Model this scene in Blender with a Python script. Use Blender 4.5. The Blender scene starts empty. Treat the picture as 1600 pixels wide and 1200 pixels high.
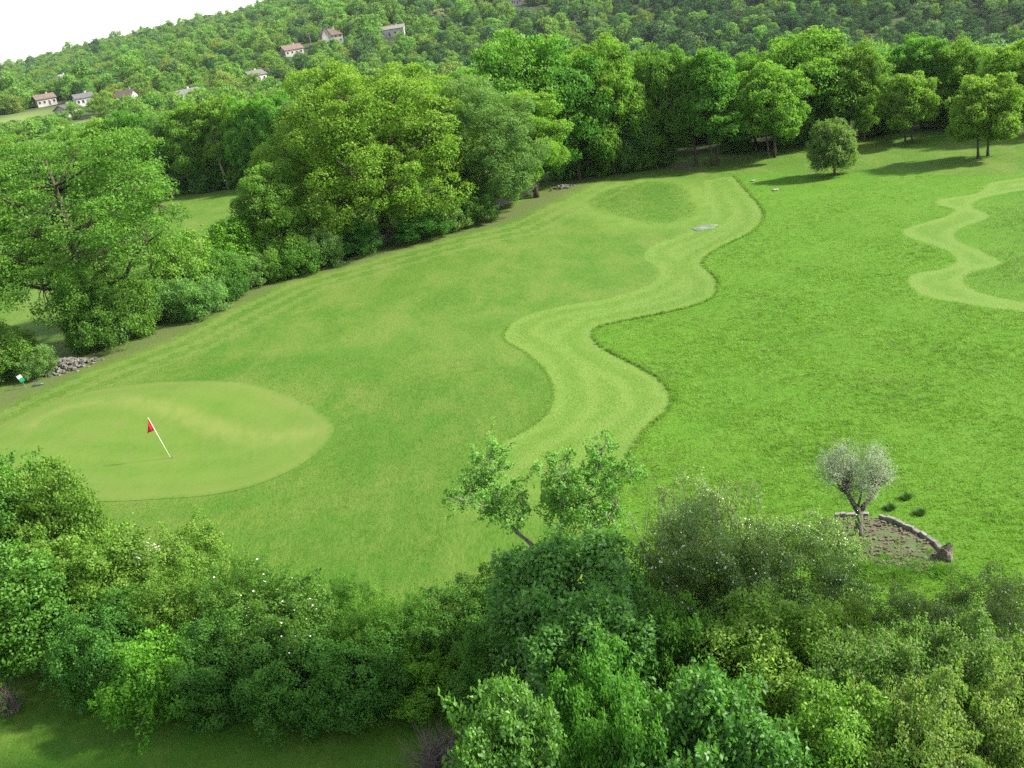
import bpy, math, random
import numpy as np

# ------------------------------------------------------------------ camera, world, sun, exposure
S = bpy.context.scene
CH = 17.6                                   # the camera looks down from a tower window
FP, PITCH, ROLL = 1550.0, math.radians(21.5), math.radians(-9.0)
_f = np.array([0, math.cos(PITCH), -math.sin(PITCH)])
_r0 = np.array([1.0, 0, 0]); _u0 = np.cross(_r0, _f)
_r = math.cos(ROLL) * _r0 + math.sin(ROLL) * _u0
_u = -math.sin(ROLL) * _r0 + math.cos(ROLL) * _u0
CAMP = np.array([0, 0, CH])
from mathutils import Matrix, Vector
cam_d = bpy.data.cameras.new("camera"); cam = bpy.data.objects.new("camera", cam_d)
S.collection.objects.link(cam); S.camera = cam
cam_d.sensor_width = 36; cam_d.lens = FP / 1600 * 36; cam_d.clip_end = 12000; cam_d.clip_start = 0.5
cam.matrix_world = Matrix(((_r[0], _u[0], -_f[0], 0), (_r[1], _u[1], -_f[1], 0), (_r[2], _u[2], -_f[2], CH), (0, 0, 0, 1)))

SUN_AZ, SUN_EL = math.radians(94), math.radians(38)      # azimuth clockwise from +Y
W = bpy.data.worlds.new("World"); S.world = W; W.use_nodes = True
nt = W.node_tree; bg = nt.nodes["Background"]
sky = nt.nodes.new("ShaderNodeTexSky"); sky.sky_type = 'NISHITA'; sky.sun_disc = False
sky.sun_elevation = SUN_EL; sky.sun_rotation = SUN_AZ
sky.air_density = 1.2; sky.dust_density = 0.5; sky.ozone_density = 1.0; sky.altitude = 200
hz = nt.nodes.new('ShaderNodeHueSaturation'); hz.inputs['Saturation'].default_value = .35   # thin bright overcast veil
nt.links.new(sky.outputs[0], hz.inputs['Color']); nt.links.new(hz.outputs[0], bg.inputs[0]); bg.inputs[1].default_value = 0.115
sl = bpy.data.lights.new("sun", 'SUN'); sl.energy = 4.3; sl.angle = math.radians(4.0); sl.color = (1.0, 0.94, 0.82)
so = bpy.data.objects.new("sun", sl); S.collection.objects.link(so)
sd = Vector((math.sin(SUN_AZ) * math.cos(SUN_EL), math.cos(SUN_AZ) * math.cos(SUN_EL), math.sin(SUN_EL)))
so.rotation_euler = sd.to_track_quat('Z', 'Y').to_euler(); so.location = (60, 20, 80)
S.view_settings.view_transform = 'Standard'; S.view_settings.look = 'None'
S.view_settings.exposure = 1.6; S.view_settings.gamma = 1
S.cycles.max_bounces = 6; S.cycles.diffuse_bounces = 3; S.cycles.transmission_bounces = 4; S.cycles.volume_bounces = 0
S.cycles.use_adaptive_sampling = True; S.cycles.use_denoising = False

COL = S.collection
R = np.random.default_rng(7)

# ------------------------------------------------------------------ survey helpers
def ray(px, py):
    d = _f * FP + _r * (px - 800) - _u * (py - 600)
    return d / np.linalg.norm(d)
def proj(P):
    v = np.asarray(P, float) - CAMP; z = v @ _f
    return 800 + FP * (v @ _r) / z, 600 - FP * (v @ _u) / z, z
def G(px, py, z=0.0):
    d = ray(px, py); return CAMP + d * ((z - CH) / d[2])
def Gs(pts): return np.array([G(*p)[:2] for p in pts])
def at_range(px, r):
    """ground point r metres out, in the direction of picture column px at horizon height"""
    y = 600 - FP * math.tan(PITCH) / math.cos(ROLL) - (px - 800) * math.tan(-ROLL)
    d = ray(px, y + 40); a = math.atan2(d[0], d[1])
    return np.array([r * math.sin(a), r * math.cos(a)])
def sdf(P, poly, closed=True):
    """signed distance, positive inside"""
    P = np.asarray(P, float); A = poly; B = np.roll(poly, -1, 0)
    if not closed: A, B = A[:-1], B[:-1]
    best = np.full(len(P), 1e9); ins = np.zeros(len(P), bool)
    for a, b in zip(A, B):
        ab = b - a; t = np.clip(((P - a) @ ab) / (ab @ ab + 1e-9), 0, 1)
        best = np.minimum(best, np.hypot(*(P - a - t[:, None] * ab).T))
        c = ((a[1] > P[:, 1]) != (b[1] > P[:, 1])) & (P[:, 0] < (b[0] - a[0]) * (P[:, 1] - a[1]) / (b[1] - a[1] + 1e-12) + a[0])
        ins ^= c
    return np.where(ins, best, -best) if closed else best
def smooth(pts, n=6):
    """Catmull-Rom through open list"""
    p = np.array(pts, float); q = np.vstack([2 * p[0] - p[1], p, 2 * p[-1] - p[-2]]); out = []
    for i in range(1, len(q) - 2):
        for t in np.arange(n) / n:
            out.append(.5 * ((2 * q[i]) + (q[i+1] - q[i-1]) * t + (2*q[i-1] - 5*q[i] + 4*q[i+1] - q[i+2]) * t*t + (-q[i-1] + 3*q[i] - 3*q[i+1] + q[i+2]) * t**3))
    out.append(p[-1]); return np.array(out)

# ------------------------------------------------------------------ ground outlines (surveyed from the photograph, in metres)
E1 = smooth(Gs([(1146, 262), (1166, 288), (1192, 320), (1178, 346), (1135, 368), (1102, 388), (1098, 402), (1120, 425), (1113, 450),
      (1075, 466), (1000, 483), (940, 498), (925, 512), (936, 530), (972, 549), (1010, 568), (1036, 586), (1048, 607), (1040, 632),
      (1012, 658), (985, 700), (965, 760), (955, 830)]))
E1L = smooth(Gs([(1098, 272), (1100, 300), (1110, 325), (1075, 350), (1020, 372), (1005, 392), (1030, 410), (1015, 432), (955, 455), (880, 470), (825, 487),
      (795, 505), (788, 528), (822, 548), (848, 572), (862, 600), (860, 632), (838, 660), (790, 690), (740, 730), (700, 800)]))
P_STRIP1 = np.vstack([E1, E1L[::-1]])
E2 = smooth(Gs([(1680, 250), (1600, 262), (1545, 272), (1528, 288), (1468, 299), (1463, 307), (1490, 315), (1478, 326), (1416, 344), (1414, 355), (1450, 368),
      (1482, 380), (1492, 394), (1478, 405), (1426, 416), (1420, 431), (1442, 450), (1505, 463), (1600, 477), (1700, 492)]))
E2R = smooth(Gs([(1690, 272), (1600, 284), (1535, 298), (1520, 312), (1548, 328), (1502, 345), (1494, 360), (1545, 384), (1566, 400), (1520, 412), (1508, 428), (1532, 445), (1600, 461), (1700, 474)]))
P_STRIP2 = np.vstack([E2, E2R[::-1]])
P_ROUGH = np.vstack([E1, Gs([(1000, 1250), (1800, 1250), (1800, 500)]), E2[::-1], Gs([(1500, 262), (1400, 246), (1280, 262), (1215, 256)])])
P_GREEN = smooth(Gs([(-140, 720), (-60, 690), (0, 671), (70, 637), (150, 612), (240, 602), (330, 603), (400, 612), (468, 631), (508, 651), (523, 670), (508, 697), (468, 727),
      (400, 757), (330, 773), (250, 780), (160, 785), (60, 780), (-40, 765), (-120, 745), (-140, 720)]))[:-1]
P_TEE = smooth(Gs([(918, 312), (935, 296), (975, 282), (1020, 274), (1060, 280), (1078, 300), (1088, 320), (1070, 332), (1020, 340), (965, 332), (930, 322), (918, 312)]))[:-1]
P_BED = smooth(Gs([(1305, 806), (1345, 802), (1372, 806), (1420, 825), (1458, 847), (1478, 872), (1440, 890), (1390, 884), (1340, 880), (1300, 850), (1305, 806)]))[:-1]
P_BARE = Gs([(1035, 246), (1062, 240), (1092, 242), (1096, 250), (1060, 254)])
HEDGE = Gs([(-120, 690), (0, 625), (100, 580), (240, 530), (420, 440), (620, 385), (760, 350), (880, 292), (930, 262), (1030, 246)])
def az_table(az, r):
    A = np.radians([-60, -38, -28, -13, -3, 12, 27, 45, 70])
    RR = [0, 125, 180, 260, 340, 430, 560, 760, 1000, 1300, 1700, 4000]
    T = np.array([
        [0, 0, -1, -4, -5, -6, -7, -8, -6, -4, -10, -30],
        [0, 0, -1, -5, -7, -7, -7, -5,  0,  6,   2, -30],
        [0, 0, -1, -4, -5, -4, -2, 0,  2,  5,   2, -20],
        [0, 0, -2, -7, -8, -3,  5,  13, 21,  28,  30,  10],
        [0, 0, -4, -13, -16, -10, 6, 30, 52,  68,  70,  40],
        [0, -1, -14, -25, -30, -29, -8, 34, 75, 95, 100,  90],
        [0, -1, -15, -27, -31, -32, -12, 40, 90, 105, 110, 90],
        [0, 0, -6, -14, -22, -20, 5, 50, 90, 100, 100, 80],
        [0, 0, 0, 0, 0, 0, 0, 5, 10, 10, 10, 0]], float)
    az = np.clip(az, A[0], A[-1]); ia = np.clip(np.searchsorted(A, az) - 1, 0, len(A) - 2)
    t = (az - A[ia]) / (A[ia+1] - A[ia]); t = t * t * (3 - 2 * t)
    rows = np.array([np.interp(r, RR, row) for row in T])
    k = np.arange(len(az)); return rows[ia, k] * (1 - t) + rows[ia+1, k] * t
def terrain(x, y):
    x = np.atleast_1d(np.asarray(x, float)); y = np.atleast_1d(np.asarray(y, float))
    r = np.hypot(x, y); az = np.arctan2(x, y)
    z = az_table(az, r)
    z = np.where(np.abs(az) > math.radians(75), np.minimum(z, 0), z)
    f = np.clip((r - 160) / 300, 0, 1)
    z = z + f * (3.0 * np.sin(x / 70 + 1.3) * np.sin(y / 90) + 1.5 * np.sin(x / 31 - .4) * np.cos(y / 43))
    z = z + 0.10 * np.sin(x / 9.0 + .5) * np.sin(y / 11.0) + 0.05 * np.sin(x / 4.1 + y / 5.2)
    # the putting green lies on a low swell with a ridge across its back
    z = z + 0.45 * np.exp(-((x + 19) / 8.5) ** 2 - ((y - 49) / 3.2) ** 2)
    # raised tee in the far corner of the field
    z = z + 0.35 * np.exp(-((x - 12) / 6.0) ** 2 - ((y - 80) / 5.0) ** 2)
    return z
def gz(p): return float(terrain(p[0], p[1])[0])
def pt(px, py):
    g = G(px, py); return (float(g[0]), float(g[1]), gz(g))

# ------------------------------------------------------------------ mesh helpers
def np_mesh(name, V, F, mat=None, attrs=None, smooth_=False):
    """V (n,3); F (m,k) index array, or list of lists"""
    me = bpy.data.meshes.new(name)
    if isinstance(F, np.ndarray):
        m, k = F.shape
        me.vertices.add(len(V)); me.vertices.foreach_set("co", np.asarray(V, np.float32).ravel())
        me.loops.add(m * k); me.loops.foreach_set("vertex_index", F.astype(np.int32).ravel())
        me.polygons.add(m); me.polygons.foreach_set("loop_start", np.arange(0, m * k, k, dtype=np.int32))
        if smooth_: me.polygons.foreach_set("use_smooth", np.ones(m, bool))
        me.update(calc_edges=True)
    else:
        me.from_pydata([tuple(v) for v in V], [], F)
        if smooth_: me.polygons.foreach_set("use_smooth", np.ones(len(F), bool))
        me.update()
    for n, (dom, arr) in (attrs or {}).items():
        a = me.attributes.new(n, 'FLOAT', dom); a.data.foreach_set("value", np.asarray(arr, np.float32))
    if mat: me.materials.append(mat)
    return me
def obj(name, me, parent=None, loc=None):
    o = bpy.data.objects.new(name, me); COL.objects.link(o)
    if parent is not None: o.parent = parent
    if loc is not None: o.location = loc
    return o
def tag(o, label=None, cat=None, group=None, kind=None):
    for k, v in (("label", label), ("category", cat), ("group", group), ("kind", kind)):
        if v: o[k] = v
    return o
def empty(name, loc, rz=0.0, label=None, cat=None, group=None):
    o = bpy.data.objects.new(name, None); COL.objects.link(o); o.location = loc; o.rotation_euler = (0, 0, rz)
    o.empty_display_size = .3
    return tag(o, label, cat, group)

class MB:
    """collects tubes / boxes / prisms into one mesh"""
    def __init__(s): s.V = []; s.F = []; s.n = 0
    def add(s, V, F):
        s.V += [tuple(v) for v in V]; s.F += [[i + s.n for i in f] for f in F]; s.n += len(V)
    def tube(s, pts, rad, k=6, cap=True):
        pts = [np.array(p, float) for p in pts]; V = []; F = []
        for i, p in enumerate(pts):
            d = pts[min(i + 1, len(pts) - 1)] - pts[max(i - 1, 0)]; d /= np.linalg.norm(d) + 1e-9
            a = np.cross(d, [0.3, 1, 0.1]) if abs(d[0]) > .5 else np.cross(d, [1, .1, 0.2]); a /= np.linalg.norm(a); b = np.cross(d, a)
            for j in range(k):
                t = 2 * math.pi * j / k; V.append(p + rad[i] * (math.cos(t) * a + math.sin(t) * b))
            if i:
                for j in range(k): F.append([(i-1)*k+j, (i-1)*k+(j+1) % k, i*k+(j+1) % k, i*k+j])
        if cap: F.append(list(range(k))[::-1]); F.append([(len(pts)-1)*k+j for j in range(k)])
        s.add(V, F)
    def box(s, c, d, rz=0, jit=0, rng=None):
        V = []
        for z in (-1, 1):
            for x, y in ((-1, -1), (1, -1), (1, 1), (-1, 1)):
                v = np.array([x*d[0]/2, y*d[1]/2, z*d[2]/2])
                if jit: v = v + rng.normal(0, jit, 3)
                V.append((c[0] + v[0]*math.cos(rz) - v[1]*math.sin(rz), c[1] + v[0]*math.sin(rz) + v[1]*math.cos(rz), c[2] + v[2]))
        s.add(V, [[3, 2, 1, 0], [4, 5, 6, 7], [0, 1, 5, 4], [1, 2, 6, 5], [2, 3, 7, 6], [3, 0, 4, 7]])
    def mesh(s, name, mat, sm=False): return np_mesh(name, s.V, s.F, mat, smooth_=sm)

# ------------------------------------------------------------------ materials
def newmat(name):
    m = bpy.data.materials.new(name); m.use_nodes = True; t = m.node_tree
    for n in list(t.nodes): t.nodes.remove(n)
    out = t.nodes.new("ShaderNodeOutputMaterial"); return m, t, out
def N(t, typ, **kw):
    n = t.nodes.new(typ)
    for k, v in kw.items(): setattr(n, k, v)
    return n
def mixc(t, fac, a, b, mode='MIX'):
    n = t.nodes.new("ShaderNodeMix"); n.data_type = 'RGBA'; n.blend_type = mode; n.clamp_factor = True
    for s, v in ((n.inputs[0], fac), (n.inputs[6], a), (n.inputs[7], b)):
        if hasattr(v, "links") or isinstance(v, bpy.types.NodeSocket): t.links.new(v, s)
        elif isinstance(v, (int, float)): s.default_value = v
        else: s.default_value = (*v, 1)
    return n.outputs[2]
def math_(t, op, a, b=None, c=None, clamp=False):
    n = t.nodes.new("ShaderNodeMath"); n.operation = op; n.use_clamp = clamp
    for i, v in enumerate((a, b, c)):
        if v is None: continue
        if isinstance(v, bpy.types.NodeSocket): t.links.new(v, n.inputs[i])
        else: n.inputs[i].default_value = v
    return n.outputs[0]
def ramp(t, fac, lo, hi):
    n = t.nodes.new("ShaderNodeMapRange"); n.clamp = True; t.links.new(fac, n.inputs[0]); n.inputs[1].default_value = lo; n.inputs[2].default_value = hi
    return n.outputs[0]
def noise(t, scale, detail=3, rough=.55, vec=None, dist=0):
    n = t.nodes.new("ShaderNodeTexNoise"); n.inputs["Scale"].default_value = scale; n.inputs["Detail"].default_value = detail
    n.inputs["Roughness"].default_value = rough; n.inputs["Distortion"].default_value = dist
    if vec is not None: t.links.new(vec, n.inputs["Vector"])
    return n.outputs[0]
def attr(t, name):
    n = t.nodes.new("ShaderNodeAttribute"); n.attribute_name = name; return n.outputs["Fac"]
def pos(t, scale=(1, 1, 1), rot=(0, 0, 0)):
    g = t.nodes.new("ShaderNodeNewGeometry"); m = t.nodes.new("ShaderNodeMapping"); t.links.new(g.outputs["Position"], m.inputs[0])
    m.inputs["Scale"].default_value = scale; m.inputs["Rotation"].default_value = rot; return m.outputs[0]

def leaf_mat(name, a, b, young=None, trans=0.48, adj=(1.04, 1.18, .82), var=0.10, rough=.55, spec=.25, hueobj=0.03, patch=None):
    m, t, out = newmat(name); a, b, young = [None if q is None else tuple(u * k for u, k in zip(q, adj)) for q in (a, b, young)]
    c = mixc(t, attr(t, "rnd"), a, b)
    if young is not None: c = mixc(t, ramp(t, attr(t, "tip"), .62, 1.0), c, young)
    if patch: c = mixc(t, math_(t, 'MULTIPLY', ramp(t, noise(t, .16, 5, .7, pos(t)), .48, .68), .75), c, patch); c = mixc(t, math_(t, 'MULTIPLY', ramp(t, noise(t, .9, 4, .7, pos(t)), .56, .74), .6), c, tuple(q * .62 for q in patch))
    oi = t.nodes.new("ShaderNodeObjectInfo")
    hs = t.nodes.new("ShaderNodeHueSaturation"); t.links.new(c, hs.inputs["Color"])
    t.links.new(math_(t, 'ADD', math_(t, 'MULTIPLY', math_(t, 'SUBTRACT', oi.outputs["Random"], .68), hueobj), .5), hs.inputs["Hue"])
    v = math_(t, 'ADD', math_(t, 'MULTIPLY', math_(t, 'SUBTRACT', attr(t, "clump"), .5), var * 2), 1.0)
    v2 = math_(t, 'ADD', math_(t, 'MULTIPLY', math_(t, 'FRACT', math_(t, 'MULTIPLY', oi.outputs["Random"], 17.3)), hueobj * 8), 1.0 - hueobj * 4)
    t.links.new(math_(t, 'MULTIPLY', v, v2), hs.inputs["Value"])
    p = t.nodes.new("ShaderNodeBsdfPrincipled"); t.links.new(hs.outputs[0], p.inputs["Base Color"])
    p.inputs["Roughness"].default_value = rough; p.inputs["Specular IOR Level"].default_value = spec
    tr = t.nodes.new("ShaderNodeBsdfTranslucent")
    t.links.new(mixc(t, 1.0, hs.outputs[0], (1.10, 1.28, .50), 'MULTIPLY'), tr.inputs[0])
    ms = t.nodes.new("ShaderNodeMixShader"); ms.inputs[0].default_value = trans
    t.links.new(p.outputs[0], ms.inputs[1]); t.links.new(tr.outputs[0], ms.inputs[2]); t.links.new(ms.outputs[0], out.inputs[0])
    return m
def plain_mat(name, c1, c2=None, scale=4, rough=.8, spec=.3, bump=0, detail=4, emit=None, obj_space=False):
    m, t, out = newmat(name); p = t.nodes.new("ShaderNodeBsdfPrincipled")
    if obj_space:
        vec = t.nodes.new("ShaderNodeTexCoord").outputs["Object"]
    else: vec = pos(t)
    nz = noise(t, scale, detail, .6, vec)
    if c2 is None: c2 = tuple(x * .8 for x in c1)
    t.links.new(mixc(t, ramp(t, nz, .35, .65), c1, c2), p.inputs["Base Color"])
    p.inputs["Roughness"].default_value = rough; p.inputs["Specular IOR Level"].default_value = spec
    if bump:
        b = t.nodes.new("ShaderNodeBump"); b.inputs["Strength"].default_value = .7; b.inputs["Distance"].default_value = bump
        t.links.new(nz, b.inputs["Height"]); t.links.new(b.outputs[0], p.inputs["Normal"])
    t.links.new(p.outputs[0], out.inputs[0]); return m
M = {}
M['bark'] = plain_mat("bark", (.085, .068, .05), (.04, .034, .028), 9, .9, .1, .02, obj_space=True)
M['bark_pale'] = plain_mat("bark_pale", (.24, .22, .18), (.12, .10, .08), 9, .9, .1, .01, obj_space=True)
M['bark_olive'] = plain_mat("bark_olive", (.16, .145, .13), (.06, .052, .045), 12, .9, .1, .02, obj_space=True)
M['twig'] = plain_mat("dry_twig", (.19, .16, .14), (.10, .08, .07), 9, .9, .1, obj_space=True)
M['stone'] = plain_mat("limestone", (.29, .275, .235), (.12, .11, .095), 5, .9, .2, .01)
M['stone_dark'] = plain_mat("weathered_stone", (.17, .16, .14), (.08, .075, .065), 6, .9, .2, .01)
M['soil'] = plain_mat("soil", (.16, .125, .095), (.09, .072, .055), 5, .95, .1, .02)

# ------------------------------------------------------------------ the ground, one sheet out to the horizon
def grass_color(t):
    """mown fairway colour"""
    big = noise(t, .07, 4, .6, pos(t)); mid = noise(t, .32, 5, .68, pos(t, (1, .5, 1), (0, 0, .25)), .3); fine = noise(t, 5, 3, .7, pos(t, (1, .5, 1), (0, 0, .3)))
    c = mixc(t, ramp(t, big, .42, .58), (.056, .140, .010), (.088, .162, .018))
    c = mixc(t, math_(t, 'MULTIPLY', ramp(t, mid, .47, .62), .95), c, (.116, .168, .030))
    c = mixc(t, math_(t, 'MULTIPLY', ramp(t, mid, .50, .36), .8), c, (.048, .122, .009))
    c = mixc(t, math_(t, 'MULTIPLY', ramp(t, fine, .40, .68), .5), c, (.122, .180, .034)); c = mixc(t, math_(t, 'MULTIPLY', ramp(t, fine, .50, .30), .5), c, (.046, .105, .010))
    f2 = noise(t, 16, 3, .8, pos(t, (1, .6, 1), (0, 0, .15))); c = mixc(t, math_(t, 'MULTIPLY', ramp(t, f2, .42, .68), .5), mixc(t, .35, c, (.035, .075, .010)), c)
    lush_shade = math_(t, 'MULTIPLY', attr(t, "lush_shade"), ramp(t, noise(t, .8, 4, .7, pos(t, (1, .5, 1))), .3, .6))
    return mixc(t, lush_shade, c, (.038, .118, .009))
def ground_mat():
    m, t, out = newmat("field_grass")
    p = t.nodes.new("ShaderNodeBsdfPrincipled"); p.inputs["Roughness"].default_value = .85; p.inputs["Specular IOR Level"].default_value = .12
    fine = noise(t, 9, 4, .75, pos(t, (1, .45, 1), (0, 0, .2))); wob = math_(t, 'MULTIPLY', math_(t, 'SUBTRACT', noise(t, .9, 3, .6, pos(t)), .5), .5)
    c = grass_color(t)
    # mowing passes that follow the hedge
    h = math_(t, 'ADD', attr(t, "hedge"), math_(t, 'MULTIPLY', wob, .8))
    st = math_(t, 'SINE', math_(t, 'MULTIPLY', h, 3.6)); band = math_(t, 'MULTIPLY', ramp(t, h, 1.0, 2.0), ramp(t, h, 7.5, 5.5))
    c = mixc(t, math_(t, 'MULTIPLY', math_(t, 'MULTIPLY', ramp(t, st, -.4, .9), band), .45), c, (.125, .170, .045))
    # leaf litter and uncut grass along the foot of the hedge
    c = mixc(t, math_(t, 'MULTIPLY', ramp(t, h, 1.5, .7), .8), c, mixc(t, ramp(t, fine, .4, .6), (.10, .082, .045), (.055, .11, .018)))
    # mown strips
    s = math_(t, 'ADD', attr(t, "strip"), math_(t, 'MULTIPLY', wob, .25))
    ln = math_(t, 'SINE', math_(t, 'MULTIPLY', math_(t, 'ADD', s, math_(t, 'MULTIPLY', wob, 1.8)), 4.2)); clip = noise(t, 3, 4, .8, pos(t, (1, .5, 1)))
    sc = mixc(t, ramp(t, ln, -.8, .9), (.080, .160, .018), (.108, .186, .032)); sc = mixc(t, math_(t, 'MULTIPLY', ramp(t, clip, .45, .8), .7), sc, (.140, .185, .050))
    c = mixc(t, math_(t, 'MULTIPLY', ramp(t, s, -.12, .12), math_(t, 'MULTIPLY', attr(t, 'fade'), .78)), c, sc)
    # rough
    rg = attr(t, "rough"); rn = noise(t, .35, 5, .65, pos(t)); 
    rc = mixc(t, ramp(t, rn, .3, .7), (.054, .142, .009), (.076, .160, .014))
    c = mixc(t, ramp(t, rg, -.05, .06), c, rc)
    # bare patches, the tree bed, the floor of the wood
    c = mixc(t, math_(t, 'MULTIPLY', ramp(t, math_(t, 'ADD', attr(t, "bare"), math_(t, 'MULTIPLY', wob, 3)), -.9, 1.0), .7), c, (.135, .102, .070))
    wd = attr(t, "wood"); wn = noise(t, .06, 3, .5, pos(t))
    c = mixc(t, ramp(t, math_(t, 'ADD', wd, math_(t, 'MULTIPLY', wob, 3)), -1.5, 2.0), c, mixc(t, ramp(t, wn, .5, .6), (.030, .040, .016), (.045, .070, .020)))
    c = mixc(t, attr(t, "meadow"), c, (.125, .175, .048))
    t.links.new(c, p.inputs["Base Color"])
    b = t.nodes.new("ShaderNodeBump"); b.inputs["Strength"].default_value = .8; b.inputs["Distance"].default_value = .06
    t.links.new(fine, b.inputs["Height"]); t.links.new(b.outputs[0], p.inputs["Normal"])
    t.links.new(p.outputs[0], out.inputs[0]); return m
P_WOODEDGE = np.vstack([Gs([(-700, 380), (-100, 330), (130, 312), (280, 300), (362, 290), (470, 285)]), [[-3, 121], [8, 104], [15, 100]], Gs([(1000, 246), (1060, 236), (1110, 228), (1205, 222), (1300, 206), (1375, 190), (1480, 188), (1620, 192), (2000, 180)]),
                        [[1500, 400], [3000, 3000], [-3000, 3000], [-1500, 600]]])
MEADOWS = [(at_range(6, 440), 20), (at_range(118, 395), 9)]
def build_ground():
    th = np.concatenate([np.radians(np.arange(-180, -42, 6)), np.radians(np.arange(-42, 42, .3)), np.radians(np.arange(42, 180, 6))])
    rr = [.5]
    while rr[-1] < 2300: rr.append(rr[-1] + max(.28, rr[-1] * .0095))
    rr = np.array(rr); nt_, nr = len(th), len(rr)
    RR, TH = np.meshgrid(rr, th, indexing='ij'); X = (RR * np.sin(TH)).ravel(); Y = (RR * np.cos(TH)).ravel()
    V = np.column_stack([X, Y, terrain(X, Y)])
    i = np.arange(nr - 1)[:, None] * nt_; j = np.arange(nt_)[None]; j2 = (j + 1) % nt_
    F = np.stack([i + j, i + nt_ + j, i + nt_ + j2, i + j2], -1).reshape(-1, 4)[:, ::-1]
    P = V[:, :2]; near = (np.hypot(X, Y) < 190) & (Y > 0)
    def fld(poly, closed=True, far=-50.0):
        a = np.full(len(P), far); a[near] = sdf(P[near], poly, closed); return a
    strip = np.maximum(fld(P_STRIP1), fld(P_STRIP2))
    tee = fld(P_TEE); strip = np.maximum(strip, np.where(tee > -6, (.85 - np.abs(tee + .85)) * .07 , -50))
    rough = np.maximum(fld(P_ROUGH), fld(np.vstack([E2R, Gs([(2200, 480), (2200, 272)])]))); rough = np.minimum(rough, -fld(P_BED))
    bare = np.maximum(fld(P_BARE), fld(P_BED) * 4)
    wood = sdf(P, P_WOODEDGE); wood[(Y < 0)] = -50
    lush_shade = np.zeros(len(P))
    for px_, py_, rx_, ry_, k_ in [(400, 578, 7, 1.7, .9), (560, 585, 3.5, 1.6, .6), (640, 668, 4, 2.2, .8), (760, 610, 3, 2, .5), (540, 720, 5, 1.6, .6), (300, 795, 6, .8, .7), (600, 900, 3, 1, .5), (860, 480, 6, 1.5, .5), (1390, 400, 9, 4, .3), (200, 1175, 10, 2.4, .9), (560, 900, 3, 1, .7), (420, 830, 5, .8, .6), (700, 760, 3, 1.2, .5), (350, 545, 5, 1.2, .5), (930, 420, 4, 2, .4)]:  # deeper green turf patches; the bottom-left lawn entry paints shade into the grass
        q = G(px_, py_); lush_shade = np.maximum(lush_shade, k_ * np.exp(-((P[:, 0] - q[0]) / rx_) ** 2 - ((P[:, 1] - q[1]) / ry_) ** 2))
    lush_shade = np.maximum(lush_shade, .55 * np.clip(tee * 2.5, 0, 1))
    mead = np.zeros(len(P))
    for (c, rad) in MEADOWS: mead = np.maximum(mead, np.clip(1.3 - np.hypot(P[:, 0] - c[0], (P[:, 1] - c[1]) / 1.6) / rad, 0, 1))
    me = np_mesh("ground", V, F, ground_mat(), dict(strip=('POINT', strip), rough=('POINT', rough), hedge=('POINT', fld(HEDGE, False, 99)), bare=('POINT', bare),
                 wood=('POINT', np.clip(wood, -50, 50)), meadow=('POINT', mead), lush_shade=('POINT', lush_shade), fade=('POINT', np.clip((Y - 29.5 - .25 * X) / 7, 0, 1))), True)
    tag(obj("ground", me), kind="structure")
build_ground()

RIDGE = smooth(Gs([(60, 672), (110, 645), (180, 636), (260, 650), (340, 672), (410, 686), (470, 680)]))
def build_green():
    m, t, out = newmat("green_turf"); p = t.nodes.new("ShaderNodeBsdfPrincipled"); p.inputs["Roughness"].default_value = .8; p.inputs["Specular IOR Level"].default_value = .15
    c = grass_color(t); fn = noise(t, 1.6, 4, .7, pos(t, (1, .4, 1), (0, 0, -.2))); wv = math_(t, 'MULTIPLY', noise(t, .5, 3, .6, pos(t)), 1.2)
    c = mixc(t, .55, c, (.080, .148, .018)); ml = math_(t, 'SINE', math_(t, 'MULTIPLY', math_(t, 'ADD', attr(t, "edge"), wv), 3.2))
    c = mixc(t, math_(t, 'MULTIPLY', ramp(t, ml, -.6, .9), .28), c, (.108, .162, .030))
    c = mixc(t, math_(t, 'MULTIPLY', ramp(t, fn, .5, .8), .45), c, (.128, .132, .044))
    c = mixc(t, math_(t, 'MULTIPLY', ramp(t, math_(t, 'ADD', attr(t, "edge"), wv), 2.4, .3), .45), c, (.128, .148, .038))
    c = mixc(t, math_(t, 'MULTIPLY', attr(t, 'ridge'), ramp(t, fn, .2, .6)), c, (.128, .166, .036))
    c = mixc(t, ramp(t, math_(t, 'ADD', attr(t, 'edge'), math_(t, 'MULTIPLY', math_(t, 'SUBTRACT', noise(t, 2.5, 4, .7, pos(t)), .5), .5)), .38, .05), c, grass_color(t))
    t.links.new(c, p.inputs["Base Color"]); t.links.new(p.outputs[0], out.inputs[0])
    g = .25; lo = P_GREEN.min(0); hi = P_GREEN.max(0)
    xs = np.arange(lo[0], hi[0], g); ys = np.arange(lo[1], hi[1], g); XX, YY = np.meshgrid(xs, ys, indexing='ij')
    P = np.column_stack([XX.ravel(), YY.ravel()]); ins = sdf(P, P_GREEN); keep = ins > g * .8
    import mathutils
    pts = np.vstack([P_GREEN, P[keep]]); nb = len(P_GREEN)
    vo, _, fo, _, _, _ = mathutils.geometry.delaunay_2d_cdt([Vector(q) for q in pts], [], [list(range(nb))], 1, 1e-4)
    v = np.array([tuple(q) for q in vo]); e = sdf(v, P_GREEN)
    V = np.column_stack([v, terrain(v[:, 0], v[:, 1]) + .012 + .02 * np.clip(e, 0, 1)])
    me = np_mesh("putting_green", V, [list(f) for f in fo], m, dict(edge=('POINT', np.abs(e)), ridge=('POINT', np.exp(-(sdf(v, RIDGE, False) / .8) ** 2))), True)
    tag(obj("putting_green", me), kind="structure")
build_green()

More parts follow.
